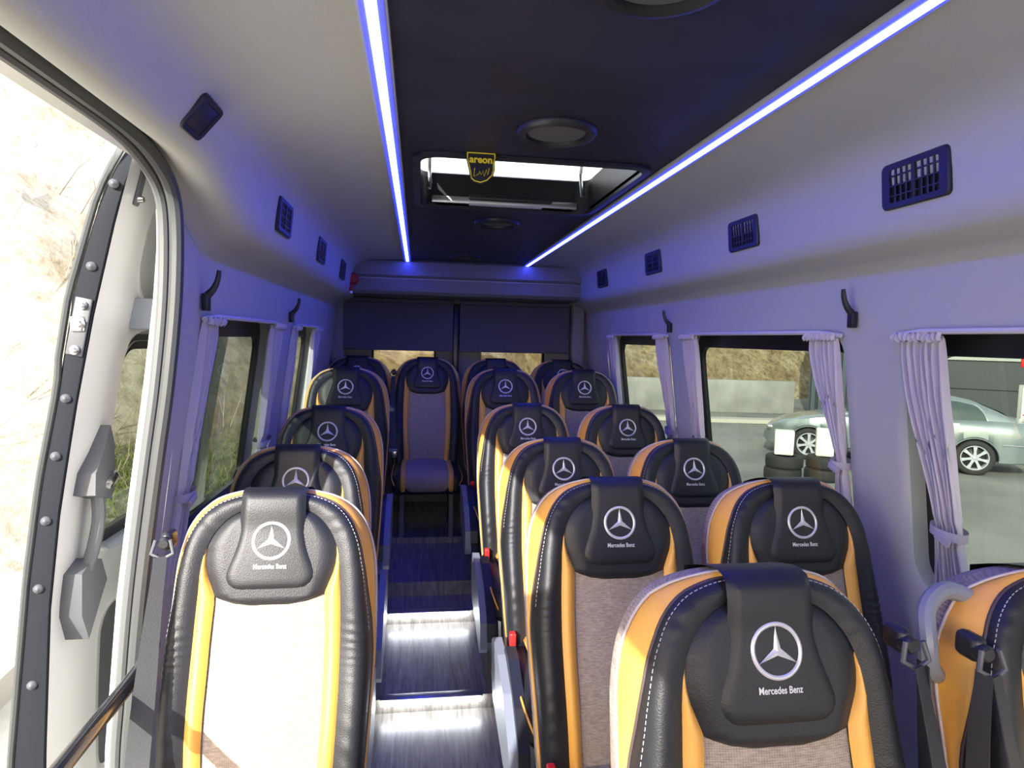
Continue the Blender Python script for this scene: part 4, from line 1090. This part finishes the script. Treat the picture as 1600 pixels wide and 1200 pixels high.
# payment kiosk
def kiosk():
    e = empty('payment_kiosk', (12.35, 11.15, GZ), (0, 0, radians(-46))); tag(e, 'grey and red payment terminal on a post beside the car wash', 'kiosk')
    MB().box((0, 0, .45), (.30, .22, .9), .02).obj('post', 'kiosk_grey', e)
    MB().box((0, -.02, 1.24), (.66, .30, .76), .03).obj('cabinet', 'kiosk_grey', e)
    f = MB().box((0, -.178, 1.25), (.52, .02, .62), .006).obj('front_panel', 'white', e)
    MB().box((0, -.192, 1.385), (.38, .01, .09)).obj('display', 'screen_dark', f)
    MB().box((.045, -.192, 1.21), (.13, .01, .18)).obj('red_plate', 'red', f)
    MB().box((.17, -.192, 1.21), (.045, .01, .18)).obj('red_plate', 'red', f)
    MB().box((-.12, -.192, 1.20), (.10, .01, .17)).obj('coin_plate', 'kiosk_grey', f)
    MB().box((0, -.192, 1.49), (.25, .01, .04)).obj('header_label', 'red', f)
    MB().box((-.14, -.192, 1.02), (.18, .01, .025)).obj('label_strip', 'red', f)
    MB().box((.12, -.192, 1.045), (.21, .01, .03)).obj('label_strip', 'red', f)
    MB().box((.05, .10, 2.0), (.26, .12, 1.2), .02).obj('mast', 'kiosk_grey', e)
    MB().box((-.06, .02, 2.10), (.52, .10, .26), .02).obj('red_sign', 'red', e)
kiosk()

# wheel meshes
def wheel_meshes():
    t = MB().lathe([(.205, -.09), (.225, -.105), (.29, -.11), (.318, -.095), (.322, -.05), (.322, .05), (.318, .095), (.29, .11), (.225, .105), (.205, .09)], axis='Y', n=36).mesh('tyre', 'tyre', smooth=True)
    r = MB().lathe([(.228, -.102), (.222, -.112), (.212, -.108), (.200, -.07), (.196, .08)], axis='Y', n=36).mesh('rim', 'light_grey', smooth=True)
    hub = MB().lathe([(0, -.100), (.025, -.100), (.045, -.092), (.055, -.07), (.055, .0), (0, .0)], axis='Y', n=20).mesh('hub', 'light_grey', smooth=True)
    disc = MB().lathe([(0, -.02), (.19, -.02), (.195, .0)], axis='Y', n=24).mesh('brake_disc', 'car_trim', smooth=True)
    sp = MB()
    P = [(-.026, .04), (-.020, .12), (-.032, .205), (.032, .205), (.020, .12), (.026, .04)]
    sp.prism(P, 'Y', -.100, -.075)
    sp = sp.mesh('spoke', 'light_grey')
    return t, r, hub, disc, sp
WM = wheel_meshes()
def car():
    # local: +X to the front of the car, -Y the visible side; rear axle at x=0
    a, c = Vector((10.16, 10.31)), Vector((7.86, 11.85)); d = (c-a).normalized(); an = math.atan2(d.y, d.x)
    WB = (c-a).length
    # the near wheels stand on the measured spots; far side is behind
    e = empty('silver_car', (a.x, a.y, GZ), (0, 0, an)); tag(e, 'silver saloon car parked in the yard, side view', 'car')
    # with +X to the front (towards image left) the camera is on the +Y side; mirror so the near side is y=0 and the body extends to -Y... resolved by sign
    camdir = Vector((0, 0))-a; side = 1 if (Vector((-d.y, d.x)).dot(camdir) > 0) else -1
    CW = 1.76; yc = -side*(CW/2-.06)            # body centre
    def Y(h): return yc+side*h
    x0, x1 = -1.06, WB+.88
    def belt(x): return interp([(x0, .80), (x0+.1, .90), (-.4, .93), (.2, .94), (1.2, .93), (2.0, .92), (WB-.35, .90), (WB+.3, .80), (x1-.15, .66), (x1, .52)], x)
    def top(x): return interp([(x0, .86), (x0+.06, .98), (-.75, 1.02), (-.30, 1.03), (2.05, .99), (2.3, .96), (WB+.1, .86), (WB+.55, .75), (x1-.1, .62), (x1, .50)], x)
    def sill(x):
        z = interp([(x0, .40), (x0+.08, .28), (-.5, .24), (WB+.5, .22), (x1-.1, .26), (x1, .34)], x)
        for xa in (0, WB):
            if abs(x-xa) < .37: z = max(z, .31+sqrt(.37**2-(x-xa)**2)*1.0)
        return z
    def half(x): return interp([(x0, .60), (x0+.10, .76), (-.6, .84), (.3, .88), (1.8, .88), (WB, .87), (WB+.5, .80), (x1-.12, .66), (x1, .45)], x)
    xs = sorted(set([x0+(x1-x0)*k/60 for k in range(61)]+[xa+.37*cos(pi*k/12) for xa in (0, WB) for k in range(13)]+[xa+s_*.372 for xa in (0, WB) for s_ in (-1, 1)]))
    rows = []
    for x in xs:
        s_, b_, t_, h = sill(x), belt(x), top(x), half(x); m_ = min(.62, b_-.05); m_ = max(m_, s_+.02) if s_ < b_-.04 else s_
        R = []
        for sg in (1, -1):
            P = [(h-.05, s_), (h-.012, s_+.02), (h, max(m_, s_+.03)), (h-.006, (m_+b_)/2 if b_ > m_ else b_), (h-.03, b_), (h-.10, b_+(t_-b_)*.75), (h*.6, t_), (0, t_+.015)]
            P = [(sg*p[0], p[1]) for p in P]; R += P if sg > 0 else P[-2::-1]
        rows.append([(x, Y(u), z) for u, z in R])
    body = MB().grid(rows); n = len(rows[0]); body.F.append(list(range(n))); body.F.append([(len(rows)-1)*n+k for k in range(n)])
    bo = body.obj('body', 'car_paint', e, smooth=True, auto=.7)
    MB().box(((x0+x1)/2, Y(0), .40), (x1-x0-.5, CW-.40, .28)).obj('underbody', 'car_trim', e)
    # greenhouse
    def roofz(x): return interp([(-.62, 1.03), (-.35, 1.18), (-.02, 1.325), (.30, 1.39), (.80, 1.415), (1.20, 1.395), (1.50, 1.33), (1.85, 1.16), (2.18, .99)], x)
    gx = [-.62+2.80*k/40 for k in range(41)]
    rows = []
    for x in gx:
        zt = roofz(x); zb = belt(x)+.035; h = half(x)-.10
        R = []
        for sg in (1, -1):
            f = max(.02, (zt-zb)/.45); P = [(h, zb), (h-.10*f, zb+(zt-zb)*.55), (h-.19*f, zb+(zt-zb)*.88), (h-.27*f, zt-.008), (0, zt+.012)]
            P = [(sg*p[0], max(p[1], zb)) for p in P]; R += P if sg > 0 else P[-2::-1]
        rows.append([(x, Y(u), z) for u, z in R])
    gh = MB().grid(rows).obj('roof', 'car_paint', e, smooth=True, auto=.9)
    # windows laid just proud of the greenhouse side
    def gside(x, z):
        zt = roofz(x); zb = belt(x)+.035; h = half(x)-.10; f = max(.02, (zt-zb)/.45); t = (z-zb)/max(.01, zt-zb)
        return interp([(0, h), (.55, h-.10*f), (.88, h-.19*f), (1.0, h-.27*f)], t)
    def win(nm, xa, xb, m, lift, inset, par):
        rows = []
        for k in range(25):
            x = xa+(xb-xa)*k/24; zb = belt(x)+.05+inset; zt = zb+(roofz(x)-.055-inset-zb)
            # rounded rear corner
            q = min(1, (x-xa)/.22); zt = zb+max(.004, (zt-zb))*sqrt(max(0.02, 1-(1-q)**2)) if nm != 'front_window' and nm != 'front_surround' else max(zt, zb+.004)
            rows.append([(x, Y(gside(x, zb+(zt-zb)*j/5)+lift), zb+(zt-zb)*j/5) for j in range(6)])
        return MB().grid(rows).obj(nm, m, par, smooth=True, auto=None)
    su = win('window_surround', -.20, 1.92, 'chrome', .004, -.018, e)
    win('rear_side_window', -.165, .62, 'car_glass', .009, .004, su); win('front_window', .68, 1.86, 'car_glass', .009, .004, su)
    MB().grid([[(-.60+.02+.46*j/6, Y(u*(.62-.10*j/6)), roofz(-.58+.46*j/6)+.017) for u in [k/5-1 for k in range(11)]] for j in range(7)]).obj('rear_screen', 'car_glass', e, smooth=True, auto=None)
    MB().grid([[(2.12-.50*j/6, Y(u*(.66-.10*j/6)), roofz(2.12-.50*j/6)+.017) for u in [k/5-1 for k in range(11)]] for j in range(7)]).obj('windscreen', 'car_glass', e, smooth=True, auto=None)
    # lines, lamps, handles
    MB().tube([(x, Y(half(x)+.004), interp([(.40, .40), (.42, .60), (.50, .80), (.62, .95)], x)) for x in (.40, .42, .46, .50, .56, .62)], .006, 5).obj('door_line', 'car_trim', bo)
    MB().tube([(1.46, Y(half(1.4)-.03), .94), (1.44, Y(half(1.4)+.004), .6), (1.46, Y(half(1.4)), .28)], .006, 5).obj('door_line', 'car_trim', bo)
    MB().box((.76, Y(.885), .83), (.20, .03, .035), .01).obj('door_handle', 'car_paint', e)
    MB().box((x0+.10, Y(.70), .78), (.14, .16, .16), .05, 3).obj('tail_lamp', 'red', e)
    MB().box((x1-.16, Y(.60), .60), (.22, .18, .10), .045, 3).obj('head_lamp', 'chrome', e)
    MB().tube([(-.40, Y(half(-.4)+.004), .585), (-.7, Y(half(-.7)+.006), .585), (x0+.12, Y(half(x0+.12)+.006), .585)], .013, 6).obj('bumper_strip', 'chrome', e)
    MB().tube([(.42, Y(half(.5)+.003), .33), (2.2, Y(half(2.2)+.003), .31)], .012, 6).obj('sill_strip', 'car_trim', e)
    MB().box((1.92, Y(.93), .99), (.16, .16, .11), .04, 3).obj('mirror', 'car_paint', e)
    for xa in (0, WB):
        # arch lip
        MB().tube([(xa+.375*cos(pi*k/16), Y(half(xa)-.002), .31+.375*sin(pi*k/16)) for k in range(17)], .012, 6).obj('wheel_arch', 'car_paint', bo, smooth=True)
        for far in (0, 1):
            w = empty('wheel'); w.parent = e; w.location = (xa, Y(.775) if not far else Y(-.775), .322); w.rotation_euler = (0, 0, 0 if (side < 0) != bool(far) else pi)
            link('tyre', WM[0], w); link('rim', WM[1], w); link('hub', WM[2], w); link('brake_disc', WM[3], w)
            for k in range(7): link('spoke', WM[4], w, None, (0, 2*pi*k/7, 0))
car()

# tyres used as yard markers, with white blocks on them
def yard_items():
    tm = MB().lathe([(.17, -.09), (.19, -.10), (.27, -.105), (.30, -.085), (.305, -.04), (.305, .04), (.30, .085), (.27, .105), (.19, .10), (.17, .09)], n=32).mesh('old_tyre', 'tyre', smooth=True)
    sp = [((6.25, 10.12), 2, 'stack under the chipped white block'), ((6.95, 10.02), 2, 'stack under the bright white block near the curtain')]
    for (x, y), n_, lab in sp:
        for k in range(n_):
            o = link('old_tyre', tm, None, (x+.015*k, y-.01*k, GZ+.105+.21*k), (0, 0, k*.6)); tag(o, 'old black tyre, %s of the %s' % (['bottom one', 'top one'][k], lab), 'tyre', 'old tyres in the yard')
    for (x, y), dims, lab in (((6.25, 10.12), (.30, .22, .42), 'chipped off-white block standing on the left tyre stack'), ((6.93, 10.0), (.28, .22, .46), 'bright white block on the tyre stack near the curtain')):
        m = MB().box((0, 0, dims[2]/2), dims, .02, 2)
        for v in m.V: v += Vector((random.gauss(0, .004), random.gauss(0, .004), random.gauss(0, .004)))
        o = m.obj('white_block', 'foam_block', loc=(x, y, GZ+.43), rot=(0, 0, -.5)); tag(o, lab, 'block', 'white blocks on tyres')
    e = empty('waste_bin', (7.75, 9.75, GZ), (0, 0, -.6)); tag(e, 'pale green waste bin with lime lid beside the car', 'bin')
    MB().prism([(-.24, 0), (.24, 0), (.30, .88), (-.30, .88)], 'Y', -.25, .25).obj('body', 'bin_green', e)
    MB().box((0, 0, .50), (.60, .54, .03), .01).obj('rib', 'bin_green', e)
    MB().box((0, 0, .93), (.66, .58, .09), .03).obj('lid', 'lime', e)
yard_items()
